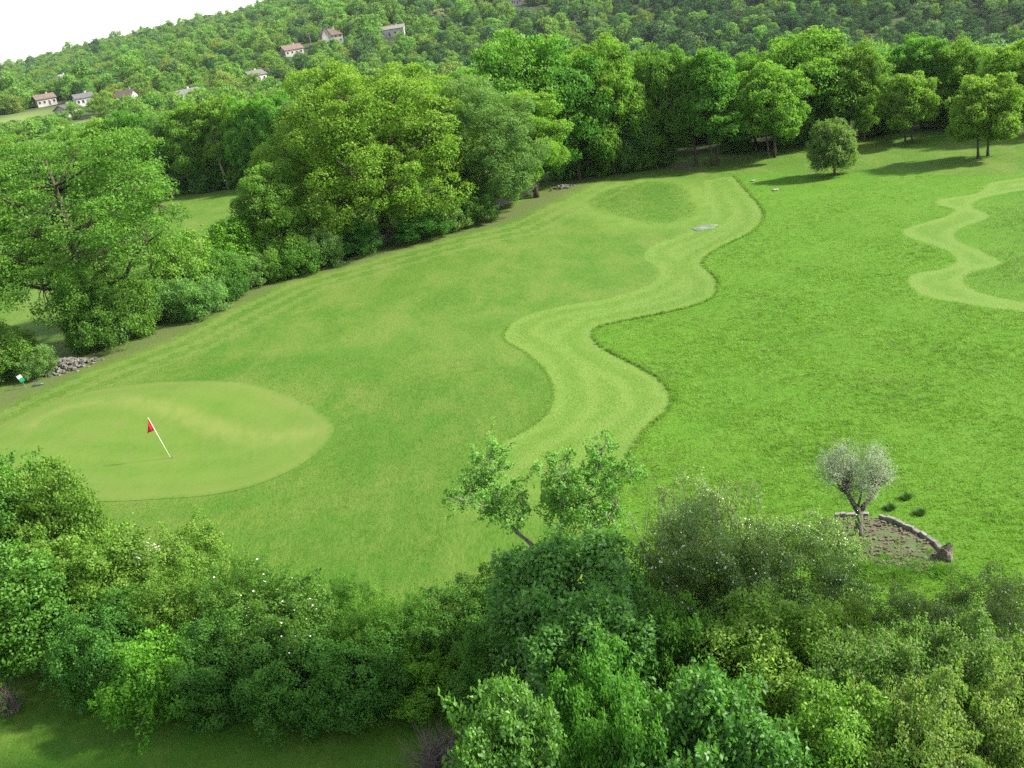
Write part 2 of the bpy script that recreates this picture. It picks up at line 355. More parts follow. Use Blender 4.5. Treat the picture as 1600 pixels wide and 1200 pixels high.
# ------------------------------------------------------------------ grass blades
def blades(name, P, hgt, wid, mat, per=7, spread=.12, lean=.5, kind_label=None):
    n = len(P) * per; idx = np.repeat(np.arange(len(P)), per)
    p = P[idx] + R.normal(0, spread, (n, 2)); z = terrain(p[:, 0], p[:, 1])
    h = (hgt[idx] if isinstance(hgt, np.ndarray) else hgt) * R.uniform(.6, 1.25, n)
    a = R.uniform(0, 2 * math.pi, n); ln = R.normal(0, lean, (n, 2)) * h[:, None]; ln[:, 0] -= .15 * h
    w = (wid[idx] if isinstance(wid, np.ndarray) else wid); dx, dy = np.cos(a) * w, np.sin(a) * w
    V = np.empty((n, 3, 3)); V[:, 0] = np.column_stack([p[:, 0] - dx, p[:, 1] - dy, z - .01]); V[:, 1] = np.column_stack([p[:, 0] + dx, p[:, 1] + dy, z - .01])
    V[:, 2] = np.column_stack([p[:, 0] + ln[:, 0], p[:, 1] + ln[:, 1], z + h])
    cl = (np.sin(p[:, 0] * .9 + 1.3 * np.sin(p[:, 1] * .6)) * np.sin(p[:, 1] * .8) * .5 + .5)
    me = np_mesh(name, V.reshape(-1, 3), np.arange(n * 3).reshape(n, 3), mat, dict(rnd=('FACE', R.random(n)), clump=('FACE', cl), tip=('FACE', R.random(n))))
    return obj(name, me)
def scatter(poly, dens_near, dens_far, rmin=15, rmax=140, margin=0.0):
    lo, hi = poly.min(0), poly.max(0); lo = np.maximum(lo, -120); hi = np.minimum(hi, 150)
    n = int((hi[0]-lo[0]) * (hi[1]-lo[1]) * dens_near); P = np.column_stack([R.uniform(lo[0], hi[0], n), R.uniform(lo[1], hi[1], n)])
    v = np.column_stack([P, np.zeros(n)]) - CAMP; z = v @ _f; sx = v @ _r / z * FP; sy = v @ _u / z * FP
    r = np.hypot(*P.T); k = (z > 5) & (np.abs(sx) < 880) & (np.abs(sy) < 700)
    k &= R.random(n) < np.clip(1 - (r - 30) / 60 * (1 - dens_far / dens_near), dens_far / dens_near, 1)
    P = P[k]; return P[sdf(P, poly) > margin]
M['rough'] = leaf_mat("rough_grass_blades", (.098, .205, .020), (.142, .25, .036), (.20, .26, .075), trans=.4, adj=(1.04, 1.10, 1.05), var=.12, hueobj=0, patch=(.165, .235, .062))
M['strip'] = leaf_mat("mown_clippings", (.17, .245, .06), (.23, .29, .10), (.27, .30, .13), trans=.3, adj=(.60, .74, .45), var=.10, hueobj=0)
P = scatter(P_ROUGH, 42, 9); P = P[sdf(P, P_BED) < -.1]; r_ = np.hypot(*P.T)
tag(blades("rough_grass", P, (.12 + .05 * np.sin(P[:, 0] * .7) * np.sin(P[:, 1] * .5 + P[:, 0] * .3)) * np.clip(1.25 - r_ / 95, .35, 1), .006 + r_ * .00022, M['rough'], 7, .10), kind="stuff")
M['lawn'] = leaf_mat("lawn_blades", (.062, .150, .014), (.110, .195, .026), (.18, .215, .05), trans=.3, adj=(1, 1, .8), var=.10, hueobj=0)
P_LAWN = np.vstack([Gs([(-60, 900), (-60, 640), (300, 560), (780, 560)]), E1L[88:], Gs([(650, 1250), (-100, 1250)])])
P = scatter(P_LAWN, 46, 8); P = P[sdf(P, P_GREEN) < -.12]; r_ = np.hypot(*P.T)
tag(blades("lawn_grass", P, .032, .007 + r_ * .00012, M['lawn'], 6, .13, 1.3), kind="stuff")
P_RIGHT = np.vstack([E2R, Gs([(2200, 480), (2200, 272)])]); P = scatter(P_RIGHT, 44, 24); r_ = np.hypot(*P.T)
tag(blades("right_meadow_grass", P, .05 + .03 * np.sin(P[:, 0] * .5) * np.sin(P[:, 1] * .4), .004 + r_ * .00018, M['strip'], 6, .14, .9), kind="stuff")
P = scatter(P_ROUGH, 150, 60); d_e = sdf(P, E1, False); P = P[(d_e < .16)]; r_ = np.hypot(*P.T)
tag(blades("rough_edge_grass", P, .17, .006 + r_ * .00018, M['rough'], 9, .05, .3), kind="stuff")
Pe = E1L[66:108]; seg_ = []
for a_, b_ in zip(Pe[:-1], Pe[1:]):
    k_ = max(2, int(np.linalg.norm(b_ - a_) * 34)); tt = R.random(k_)[:, None]; seg_.append(a_ + (b_ - a_) * tt + R.normal(0, .05, (k_, 2)))
tag(blades("strip_edge_grass", np.vstack(seg_), .06, .010, M['rough'], 6, .04, .4), kind="stuff")
P = scatter(P_TEE, 30, 14); tag(blades("tee_grass", P, .07, .012, M['lawn'], 7, .12), kind="stuff")
P = scatter(P_STRIP1, 90, 30); P = P[sdf(P, P_STRIP1) > .1]; P = P[R.random(len(P)) < np.clip((P[:, 1] - 29.5 - .25 * P[:, 0]) / 7, 0, 1)]; r_ = np.hypot(*P.T)
tag(blades("strip_grass", P, .04, .006 + r_ * .00012, M['strip'], 2, .2, 1.2), kind="stuff")

# ------------------------------------------------------------------ foliage
def leaves(C, Nn, D, L, Wd, rng, jn=.35, jd=.6, fold=.25, clump=None, tip=None, droop=0.0, name="foliage", mat=None):
    """C leaf bases, Nn leaf normals, D leaf pointing directions"""
    n = len(C); d = D + rng.normal(0, jd, (n, 3)); d[:, 2] -= droop; d /= np.linalg.norm(d, axis=1)[:, None]
    nn = Nn + rng.normal(0, jn, (n, 3)); nn -= d * (nn * d).sum(1)[:, None]; nn /= np.linalg.norm(nn, axis=1)[:, None] + 1e-6
    s = np.cross(nn, d); l = L * rng.uniform(.65, 1.25, n)[:, None]; w = Wd * rng.uniform(.7, 1.2, n)[:, None] * .5
    V = np.empty((n, 4, 3)); V[:, 0] = C; V[:, 1] = C + d * l * .45 + s * w + nn * w * fold; V[:, 2] = C + d * l - nn * l * .12; V[:, 3] = C + d * l * .45 - s * w + nn * w * fold
    return np_mesh(name, V.reshape(-1, 3), np.arange(n * 4).reshape(n, 4), mat,
                   dict(rnd=('FACE', rng.random(n)), clump=('FACE', clump if clump is not None else rng.random(n)), tip=('FACE', tip if tip is not None else rng.random(n))))
def lobes_dome(rng, Rw, z0, z1, n, spread=.62, size=(.34, .5), pointy=0.0):
    """lobes of a crown of half width Rw between heights z0 and z1"""
    out = [(0, 0, (z0 + z1) / 2, Rw * .62, Rw * .62, (z1 - z0) * .42)]
    for i in range(n):
        f = (i + .5) / n; a = i * 2.399963 + rng.uniform(-.4, .4)
        zz = z0 + (z1 - z0) * (.15 + .72 * f); prof = math.sqrt(max(0.05, 1 - abs(2 * f - .75) ** 2.2 / 1.6 ** 2.2)) * (1 - pointy * f)
        s = Rw * rng.uniform(*size) * (1 - .25 * f - .3 * pointy * f); rad = max(0, Rw * prof - s * .85) * rng.uniform(.8, 1.08)
        out.append((rad * math.cos(a), rad * math.sin(a), min(zz, z1 - s * .75), s, s, s * rng.uniform(.7, .95)))
    return out
def clusters(rng, lobes, n, inner=.55):
    L = np.array(lobes); area = (L[:, 3] * L[:, 4] + L[:, 3] * L[:, 5]); pr = area / area.sum()
    out = []; nn = []; tries = 0
    m = n * 4; k = rng.choice(len(L), m, p=pr); d = rng.normal(0, 1, (m, 3)); d /= np.linalg.norm(d, axis=1)[:, None]
    rad = inner + (1 - inner) * rng.random(m) ** .45; rad *= 1 + .10 * np.sin(d[:, 0] * 7 + k) * np.sin(d[:, 1] * 6 + d[:, 2] * 5)
    P = L[k, :3] + d * rad[:, None] * L[k, 3:6]
    depth = np.full(m, 9.0)
    for i, l in enumerate(L):
        q = np.linalg.norm((P - l[:3]) / l[3:6], axis=1); depth = np.minimum(depth, np.where(k == i, 9, q))
    ok = depth > .72; P, d = P[ok][:n], d[ok][:n]
    return P, d
def foliage(name, mat, rng, lobes, ncl, per, cr, L, Wd, up=.6, flat=.6, inner=.55, droop=0., gap=0.0, mode='puff', sprig=0.0):
    """puff: rounded bunches of leaves facing outward; shoot: leafy sprays that stick out of the crown"""
    C, D = clusters(rng, lobes, ncl, inner)
    if gap:
        q = np.sin(C[:, 0] * 1.9 + 2) * np.sin(C[:, 1] * 2.1) * np.sin(C[:, 2] * 2.3 + 1); k = q < (1 - gap); C, D = C[k], D[k]
    nC = len(C); clp = rng.random(nC); rad = cr * rng.uniform(.55, 1.45, nC)
    if mode == 'puff':
        idx = np.repeat(np.arange(nC), per); n = len(idx); o = rng.normal(0, 1, (n, 3)) + D[idx] * .55; o[:, 2] += .45; o /= np.linalg.norm(o, axis=1)[:, None]
        lob = 1 + .22 * np.sin(o[:, 0] * 5 + clp[idx] * 40) * np.sin(o[:, 1] * 5 + clp[idx] * 23)
        off = o * (rad[idx] * lob * (.55 + .45 * rng.random(n) ** .4))[:, None] * [1, 1, flat]
        if sprig:
            ax_ = D * .7 + rng.normal(0, .5, (nC, 3)); ax_[:, 2] += .5; ax_ /= np.linalg.norm(ax_, axis=1)[:, None]; st_ = rng.uniform(0, sprig, nC) ** 1.5; al = (off * ax_[idx]).sum(1)
            off = off + ax_[idx] * (al * st_[idx])[:, None] - (off - ax_[idx] * al[:, None]) * np.clip(.22 * st_[idx] * (al / rad[idx] + .5), 0, .6)[:, None]
        P = C[idx] + off
        Nn = o * 1.0; Nn[:, 2] += up * .7; D2 = o * .5; tip = np.clip(.25 + .45 * o[:, 2] + .45 * rng.random(n), 0, 1)
        return leaves(P, Nn, D2, L, Wd, rng, .42, .8, clump=clp[idx], tip=tip, droop=droop, name=name, mat=mat), C
    ns = 5; pl = max(4, per // ns); si = np.repeat(np.arange(nC), ns); m = len(si)
    sd_ = D[si] * .8 + rng.normal(0, .55, (m, 3)); sd_[:, 2] += up * .8; sd_ /= np.linalg.norm(sd_, axis=1)[:, None]
    sl_ = rad[si] * rng.uniform(.7, 1.5, m) * 1.7 * np.where(rng.random(m) < .08, 1.9, 1); S0 = C[si] + rng.normal(0, .35, (m, 3)) * rad[si][:, None] - sd_ * sl_[:, None] * .4
    idx = np.repeat(np.arange(m), pl); t = np.tile((np.arange(pl) + .5) / pl, m); n = len(idx); bend = np.zeros((n, 3)); bend[:, 2] = -droop * t ** 2 * sl_[idx] * .8
    side = rng.normal(0, 1, (n, 3)); side -= sd_[idx] * (side * sd_[idx]).sum(1)[:, None]; side /= np.linalg.norm(side, axis=1)[:, None]
    P = S0[idx] + sd_[idx] * (t * sl_[idx])[:, None] + bend + side * (L * .25); Nn = D[idx // 1 if False else si[idx]] * .45; Nn[:, 2] += up; Nn = Nn + sd_[idx] * .3
    Lv = (L * (1.15 - .5 * t))[:, None]; tip = np.clip(t * .75 + .35 * rng.random(n), 0, 1)
    return leaves(P, Nn, side * .8 + sd_[idx] * .6, Lv, Lv * (Wd / L), rng, .35, .3, clump=clp[si[idx]], tip=tip, name=name, mat=mat), C
def woody(name, mat, rng, lobes, C, trunk_r, H, fork=.35, twigs=120, lean=(0, 0), stems=1, base_spread=0.0, minr=.012, sides=7, flare=1.5):
    """trunk(s), a limb to every lobe, twigs to a share of the leaf clusters"""
    mb = MB(); L = np.array(lobes); nodes = []
    for s in range(stems):
        a = 2 * math.pi * s / stems + rng.uniform(0, 1); b0 = np.array([math.cos(a), math.sin(a), 0]) * base_spread
        top = np.array([lean[0] + b0[0] * 1.6, lean[1] + b0[1] * 1.6, H * .82]); tr = trunk_r / math.sqrt(stems)
        path = []; nseg = 7
        for i in range(nseg + 1):
            t = i / nseg; w = rng.normal(0, .05 * H * .12, 3) * (0 < i < nseg); path.append(b0 * (1 - t) + top * t + np.array([0, 0, 0]) + w * [1, 1, .3] - np.array([0, 0, .15 if i == 0 else 0]))
        rad = [tr * ((1 - i / nseg) ** .8 * .85 + .15) * (flare if i == 0 else 1) for i in range(nseg + 1)]; mb.tube(path, rad, sides); 
        for i, p in enumerate(path[2:], 2): nodes.append((p, rad[i]))
    TP = np.array([n[0] for n in nodes]); limb_nodes = []
    for l in L[1:]:
        tgt = l[:3].copy(); below = TP[:, 2] < tgt[2] - .15 * H * .3
        dd = np.linalg.norm(TP - tgt, axis=1) + (~below) * 50 + np.abs((tgt[2] - TP[:, 2]) - .6 * np.hypot(*(TP[:, :2] - tgt[:2]).T)); j = int(np.argmin(dd))
        a = TP[j]; r0 = min(nodes[j][1] * .75, trunk_r * .5); mid = (a + tgt) / 2 + np.array([0, 0, -.06 * np.linalg.norm(tgt - a)]) + rng.normal(0, .05 * np.linalg.norm(tgt - a), 3)
        q1 = a * .7 + mid * .3 + rng.normal(0, .02 * H, 3) * .5; end = tgt + (tgt - a) * .25
        pth = [a, q1, mid, (mid + tgt) / 2 + rng.normal(0, .015 * H, 3), tgt, end]; rd = [r0, r0 * .85, r0 * .68, r0 * .5, r0 * .36, minr]
        mb.tube(pth, rd, 5, False)
        for p, q in zip(pth[2:], rd[2:]): limb_nodes.append((np.array(p), q))
    if not limb_nodes: limb_nodes = nodes
    LP = np.array([n[0] for n in limb_nodes])
    for j in rng.choice(len(C), min(twigs, len(C)), replace=False):
        c = C[j]; i = int(np.argmin(np.linalg.norm(LP - c, axis=1))); a = LP[i]; m_ = (a + c) / 2 + rng.normal(0, .06 * np.linalg.norm(c - a) + .01, 3)
        r0 = max(minr, min(limb_nodes[i][1] * .5, .02 * np.linalg.norm(c - a) + minr)); mb.tube([a, m_, c], [r0, r0 * .7, minr * .6], 3, False)
    return mb.mesh(name, mat, True)

# leaf materials (real base colours)
LM = dict(
 oak=leaf_mat("oak_leaves", (.066, .150, .022), (.110, .215, .036), (.17, .275, .060)),
 oak2=leaf_mat("oak_leaves_fresh", (.072, .175, .020), (.120, .250, .034), (.19, .30, .055)),
 lime=leaf_mat("grey_green_leaves", (.082, .165, .050), (.125, .22, .075), (.18, .275, .105)),
 wood=leaf_mat("wood_leaves", (.058, .150, .020), (.105, .225, .034), (.165, .28, .055), hueobj=.04),
 hill=leaf_mat("hillside_leaves", (.085, .175, .040), (.150, .255, .060), (.22, .32, .085), hueobj=.03, var=.12, adj=(.95, 1.12, .82)),
 hill_yellow=leaf_mat("hillside_leaves_yellow", (.12, .19, .04), (.19, .26, .06), (.25, .32, .085), hueobj=.05, var=.12, adj=(.85, .92, .75)),
 hill_grey=leaf_mat("hillside_leaves_grey", (.070, .135, .055), (.11, .18, .08), (.15, .22, .10), hueobj=.04, var=.12, adj=(.8, .98, .8)),
 scrub=leaf_mat("hillside_leaves_dark", (.036, .090, .030), (.060, .125, .040), (.09, .17, .05), hueobj=.02, var=.12, adj=(.60, .80, .75)),  # darkest crown tone, chosen mostly toward the right-hand slope
 blossom=leaf_mat("blossom_leaves", (.20, .24, .12), (.42, .42, .28), (.55, .54, .40), hueobj=.03, adj=(.7, .75, .7)),
 copper=leaf_mat("copper_leaves", (.08, .045, .035), (.14, .08, .06), hueobj=.02),
 hawthorn=leaf_mat("hawthorn_leaves", (.110, .175, .065), (.165, .235, .105), (.26, .31, .18)),
 round=leaf_mat("scrub_leaves", (.092, .145, .042), (.130, .190, .060), (.18, .24, .085)),
 shrub=leaf_mat("shrub_leaves", (.048, .125, .020), (.084, .182, .032), (.135, .25, .052)),
 shrub_dark=leaf_mat("dark_shrub_leaves", (.036, .110, .022), (.068, .165, .034), (.10, .21, .045)),
 bright=leaf_mat("bright_leaves", (.080, .205, .020), (.13, .27, .034), (.17, .32, .05)),
 broad=leaf_mat("broad_leaves", (.046, .125, .030), (.082, .185, .048), (.125, .25, .066), spec=.4, rough=.45),
 yellow=leaf_mat("yellowish_leaves", (.095, .195, .030), (.145, .255, .050), (.21, .31, .085)),
 russet=leaf_mat("russet_tipped_leaves", (.085, .165, .040), (.13, .215, .065), (.21, .255, .115)),
 plum=leaf_mat("plum_leaves", (.095, .195, .045), (.150, .27, .070), (.21, .32, .10)),
 olive=leaf_mat("olive_leaves", (.19, .235, .175), (.31, .36, .29), (.42, .45, .40), trans=.2, adj=(.80, .88, .72)),
)
def tree_meshes(seed, Rw, H, z0, nl, ncl, per, cr, L, mat, trunk_r, twigs=80, pointy=0., bark='bark', stems=1, spread=0., gap=0., lobes=None, up=.6, flat=.6, size=(.34, .5), droop=0., minr=.012, inner=.55, wl=None, mode='puff', sprig=0.0):
    rng = np.random.default_rng(seed); lb = lobes if lobes is not None else lobes_dome(rng, Rw, z0, H, nl, pointy=pointy, size=size)
    f, C = foliage("crown", LM[mat], rng, lb, ncl, per, cr, L, L * (wl or .62), up, flat, inner, droop, gap, mode, sprig)
    w = woody("trunk", M[bark], rng, lb, C, trunk_r, H, twigs=twigs, stems=stems, base_spread=spread, minr=minr)
    return (f, w, Rw, H)
def put_tree(kit, loc, label, cat='tree', group=None, W_=None, H_=None, rz=None, name='tree', names=('crown', 'trunk')):
    f, w, Rw, H = kit; rz = R.uniform(0, 6.28) if rz is None else rz
    o = empty(name, loc, rz, label, cat, group)
    sx = (W_ / (2 * Rw)) if W_ else 1; sz = (H_ / H) if H_ else 1; o.scale = (sx, sx, sz)
    obj(names[1], w, o); obj(names[0], f, o); return o
def height_for(p, topy):
    lo, hi = 0.2, 40
    for _ in range(30):
        m = (lo + hi) / 2
        if proj((p[0], p[1], p[2] + m))[1] > topy: lo = m
        else: hi = m
    return lo
def ppm(p): return FP / proj(p)[2]
def tree_px(kit, bx, by, topy, wpx, label, **kw):
    p = pt(bx, by); return put_tree(kit, p, label, W_=wpx / ppm((p[0], p[1], 4)), H_=height_for(p, topy) * 1.02, **kw)

#@@TREES
def hit(px, py):
    d = ray(px, py); t = np.arange(60, 1600, .75); P = CAMP + d * t[:, None]; below = P[:, 2] < terrain(P[:, 0], P[:, 1])
    i = int(np.argmax(below)) if below.any() else len(t) - 1
    return (float(P[i, 0]), float(P[i, 1]), gz(P[i]))

# ---------------------------------------------------- the hedge line on the left of the field
OA = pt(186, 520)
K = tree_meshes(11, 7.6, 15.2, 2.6, 20, 560, 160, .85, .17, 'oak', .42, 380, gap=.46, size=(.22, .38), flat=.62, inner=.35, up=.8)
o = tree_px(K, 186, 522, 186, 385, "large spreading oak with bare dark limbs showing, beside the stone heap at the hedge", rz=2.4)
o.location.x -= 1.2
K = tree_meshes(12, 7.6, 15.6, .5, 28, 860, 180, .85, .19, 'oak2', .48, 300, size=(.22, .38), flat=.7, inner=.45)
tree_px(K, 606, 372, 92, 320, "biggest broad oak in the hedge, trunk forked above the dark gap at its foot", rz=.8)
K = tree_meshes(13, 5.4, 13.5, .6, 18, 800, 150, .6, .15, 'lime', .3, 120, size=(.24, .4), flat=.8)
tree_px(K, 766, 335, 112, 190, "grey-green dense tree at the far end of the hedge row", rz=.3)
K = tree_meshes(14, 4.0, 12.5, 1.0, 15, 420, 150, .62, .18, 'oak2', .25, 100, size=(.26, .42))
tree_px(K, 838, 305, 128, 120, "bright green tree closing the hedge row beside the field corner", rz=2.)
K = tree_meshes(15, 2.7, 8.8, .3, 13, 420, 120, .5, .15, 'oak', .14, 80, size=(.28, .44))
tree_px(K, 442, 425, 250, 112, "slim young oak between the shrubs and the biggest oak")
tree_px(K, 500, 408, 330, 95, "low leafy tree against the left side of the biggest oak")

def shrub_kit(seed, Rw, H, mat, n, L, cr=.3, per=40, mode='puff', sprig=1.3, flat=.8, up=.5, wl=.6, tw=40, size=(.26, .46), bark='bark', z0=.1, trunk=.05, stems=3, pointy=0, droop=0, nl=16, inner=.6):
    return tree_meshes(seed, Rw, H, z0, nl, n, per, cr, L, mat, trunk, tw, pointy, bark, stems, .15, up=up, flat=flat, size=size, droop=droop, minr=.006, inner=inner, wl=wl, mode=mode, sprig=sprig)
SN = ('foliage', 'stem')
def shrub_px(kit, bx, by, topy, w, label, cat='shrub', name='shrub', **kw):
    return tree_px(kit, bx, by, topy, w, label, cat=cat, name=name, names=SN, **kw)
HK = [shrub_kit(21, 1.9, 3.2, 'shrub', 260, .12, .34, 90), shrub_kit(22, 1.7, 3.0, 'yellow', 220, .12, .34, 90), shrub_kit(23, 1.8, 2.6, 'lime', 260, .11, .32, 90), shrub_kit(24, 2.0, 3.6, 'shrub_dark', 260, .12, .34, 90)]
row = [
 (0, 20, 590, 520, 110, "ragged low shrub at the near end of the hedge behind the green marker"),
 (2, 62, 588, 548, 60, "small light shrub between the green marker and the stone heap"),
 (0, 150, 545, 488, 70, "round shrub on the far edge of the stone heap"),
 (3, 165, 545, 440, 110, "dark undergrowth shrub hiding the foot of the spreading oak"),
 (0, 210, 522, 425, 100, "shrub pressed against the spreading oak's trunk"),
 (2, 252, 503, 440, 90, "pale flowering shrub just right of the spreading oak's trunk"),
 (1, 300, 478, 370, 105, "yellow-green pointed shrub in front of the mown field beyond"),
 (2, 318, 495, 440, 85, "low pale shrub in front of the yellow-green pointed one"),
 (0, 352, 462, 395, 90, "middle shrub under the bright light-green tree"),
 (2, 392, 447, 398, 70, "low shrub at the lawn edge before the slim young oak"),
 (3, 350, 470, 420, 80, "dark bush at the foot of the hedge left of the slim young oak"),
 (1, 428, 438, 392, 55, "small yellow-green bush under the slim young oak"),
 (0, 466, 428, 372, 75, "leafy bush right of the slim young oak"),
 (2, 505, 415, 360, 75, "greyish bush between the slim young oak and the hawthorn"),
 (3, 562, 395, 345, 85, "dark bush under the left boughs of the biggest oak"),
 (3, 660, 375, 330, 90, "dark bush under the right boughs of the biggest oak"),
 (2, 705, 360, 315, 70, "low grey bush between the biggest oak and the grey-green tree"),
 (3, 745, 350, 300, 70, "dark bush under the grey-green tree"),
]
for k, bx, by, ty, w, lb in row: shrub_px(HK[k], bx, by, ty, w, lb, group="shrubs along the field hedge")
KB = shrub_kit(25, 1.9, 3.8, 'bright', 260, .13, .34, 90, pointy=.2); shrub_px(KB, 380, 440, 343, 105, "bright light-green young tree standing out in the hedge", cat='tree', name='tree')
KH = shrub_kit(26, 1.4, 3.0, 'blossom', 300, .10, .25); shrub_px(KH, 556, 385, 340, 50, "white-flowering hawthorn against the biggest oak", cat='hawthorn', name='hawthorn_bush')

# ---------------------------------------------------- wood on the far side of the field
WK = [tree_meshes(31, 4.6, 11.5, 1.2, 17, 330, 130, .8, .24, 'wood', .2, 60, size=(.26, .42)), tree_meshes(32, 4.2, 12.0, 2.0, 15, 300, 130, .8, .25, 'wood', .2, 60, size=(.26, .42)),
      tree_meshes(33, 4.8, 10.5, .8, 18, 340, 130, .85, .25, 'oak2', .22, 60, size=(.26, .4)), tree_meshes(34, 3.6, 11.5, .8, 15, 300, 130, .7, .22, 'lime', .18, 50, size=(.26, .42))]
K = tree_meshes(35, 3.2, 11.0, 1.5, 16, 380, 110, .55, .20, 'oak2', .15, 120, pointy=.45, size=(.26, .42), stems=2, spread=.35)
tree_px(K, 1117, 245, 70, 112, "tall pointed tree on two thin trunks at the head of the mown strip", rz=0)
K = tree_meshes(36, 3.0, 10.0, 2.6, 13, 260, 110, .55, .20, 'oak', .14, 60, pointy=.3, size=(.26, .42))
tree_px(K, 1086, 244, 84, 92, "slender tree with one straight trunk beside the bare earth patch", rz=1)
K = tree_meshes(37, 3.7, 8.2, 1.2, 17, 360, 110, .55, .19, 'oak2', .16, 90, size=(.24, .4), stems=3, spread=.3, pointy=.1)
tree_px(K, 1205, 233, 97, 122, "rounded tree on three short stems, right of the pointed pair", rz=.5)
K = tree_meshes(38, 2.6, 6.0, 1.0, 14, 300, 100, .42, .17, 'oak2', .11, 90, size=(.24, .4), stems=2, spread=.4, pointy=.15)
tree_px(K, 1420, 208, 112, 96, "small fan-shaped tree on two thin trunks before the dark wood", rz=1.2)
K = tree_meshes(39, 2.8, 6.4, 1.0, 15, 320, 100, .45, .18, 'wood', .14, 90, size=(.24, .4), stems=2, spread=.5)
tree_px(K, 1538, 231, 116, 108, "separate tree on two trunks casting a broad shade at the right edge", rz=0)
K = tree_meshes(40, 1.95, 3.75, .55, 18, 900, 60, .24, .13, 'round', .10, 160, size=(.30, .44), droop=.5, mode='shoot')
tree_px(K, 1303, 259, 189, 75, "small round lone tree standing in the open field", rz=0)
edge = [
 (2, 832, 283, 46, 185, "broad bright crown rising highest behind the hedge end"),
 (0, 905, 274, 84, 130, "green tree at the left end of the wood edge, leaning over the grass"),
 (2, 958, 262, 54, 125, "tall full-crowned tree at the wood edge left of the bare earth"),
 (3, 985, 258, 118, 80, "silvery green ivy-clad tree at the wood edge"),
 (0, 1042, 246, 68, 100, "dense tree behind the bare earth patch"),
 (2, 1270, 207, 42, 160, "widest and tallest crown of the far wood, behind the lone round tree"),
 (0, 1345, 202, 62, 100, "rounded crown at the right shoulder of the tallest far tree"),
 (0, 1180, 214, 78, 95, "dark crown showing between the pointed tree and the three-stemmed one"),
 (1, 1350, 208, 148, 40, "thin understorey tree left of the fan-shaped one"),
 (1, 1440, 185, 52, 95, "dark wood-edge tree above the fan-shaped tree"),
 (0, 1495, 182, 60, 100, "dark full tree between the fan-shaped and the right-edge tree"),
 (2, 1580, 188, 62, 110, "lighter wood-edge tree above the right-edge tree"),
 (1, 1650, 190, 60, 110, "wood-edge tree cut by the right border"),
 (1, 186, 306, 182, 80, "wood-edge tree nearest the spreading oak"),
 (0, 232, 302, 168, 80, "dark round tree of the shaded wood edge"),
 (3, 275, 300, 175, 75, "dark greyish tree of the shaded wood edge"),
 (0, 318, 297, 158, 80, "shaded tree left of the pale trunk"),
 (1, 362, 291, 150, 80, "tree with a pale thin trunk carrying a white marker"),
 (2, 408, 288, 150, 80, "shaded tree right of the pale trunk"),
 (0, 452, 284, 140, 80, "shaded tree half behind the slim young oak"),
 (3, 500, 282, 140, 80, "shaded tree left behind the biggest oak"),
]
for k, bx, by, ty, w, lb in edge:
    o = tree_px(WK[k], bx, by, ty, w, lb, group="trees along the edge of the wood")
# low growth closing the foot of the wood
UK = [shrub_kit(27, 1.8, 2.6, 'shrub_dark', 300, .22, .35, tw=15), shrub_kit(28, 1.8, 2.8, 'wood', 300, .22, .35, tw=15)]
for bx, by in [(885, 276), (915, 270), (945, 266), (975, 260), (1005, 256), (1030, 249), (1150, 226), (1235, 218), (1262, 212), (1300, 208), (1375, 198), (1390, 190), (1455, 186), (1490, 184), (1525, 186), (1570, 190),
               (180, 309), (210, 306), (245, 303), (285, 300), (325, 298), (345, 295), (385, 291), (425, 288), (470, 285), (500, 284)]:
    shrub_px(UK[R.integers(2)], bx, by - 2, by - R.uniform(28, 45), R.uniform(40, 55), "dark bush at the foot of " + ("the wood beyond the left field" if bx < 600 else "the wood left of the pointed tree" if bx < 1100 else "the wood behind the lone round tree"), group="bushes at the foot of the wood", cat='bush', name='bush')

# the wood behind its edge: individuals
pts = []
gx = np.arange(-150, 170, 6.3); gy = np.arange(85, 230, 6.3)
for x in gx:
    for y in gy: pts.append((x + R.uniform(-2, 2), y + R.uniform(-2, 2)))
pts = np.array(pts); s = sdf(pts, P_WOODEDGE); rr = np.hypot(*pts.T); az = np.degrees(np.arctan2(pts[:, 0], pts[:, 1]))
keep = (s > 6.5) & (az > -31) & (az < 33) & (rr < np.interp(az, [-30, -16, -6, 4, 12, 30], [200, 200, 200, 160, 138, 132])); pts = pts[keep]; rr = rr[keep]; o_ = np.argsort(rr)[:255]; pts = pts[o_]
RWOOD = rr[o_].max(); WOODPTS = pts
VIS = []
YT = ([0, 170, 450, 700, 830, 960, 1050, 1150, 1270, 1400, 1500, 1600], [232, 182, 156, 112, 66, 68, 84, 88, 62, 74, 66, 62])
def canopy_cap(p, z):
    px = proj((p[0], p[1], z + 7))[0]; return height_for((p[0], p[1], z), np.interp(px, *YT) + R.uniform(-3, 14))
for p in pts:
    k = int(R.integers(4)); z = gz(p); hc = canopy_cap(p, z)
    if hc < 3.5: continue
    o = put_tree(WK[k], (p[0], p[1], z), ["deep green", "dark rounded", "bright green", "grey-green"][k] + " crown in the canopy of " + ("the wood beyond the left field" if p[0] < -14 else "the wood behind the hedge end" if p[0] < 14 else "the wood behind the pointed tree" if p[0] < 40 else "the wood behind the fan-shaped tree"), group="trees of the wood behind the field", W_=R.uniform(7.2, 9.8), H_=min(R.uniform(9.0, 12.2), hc))

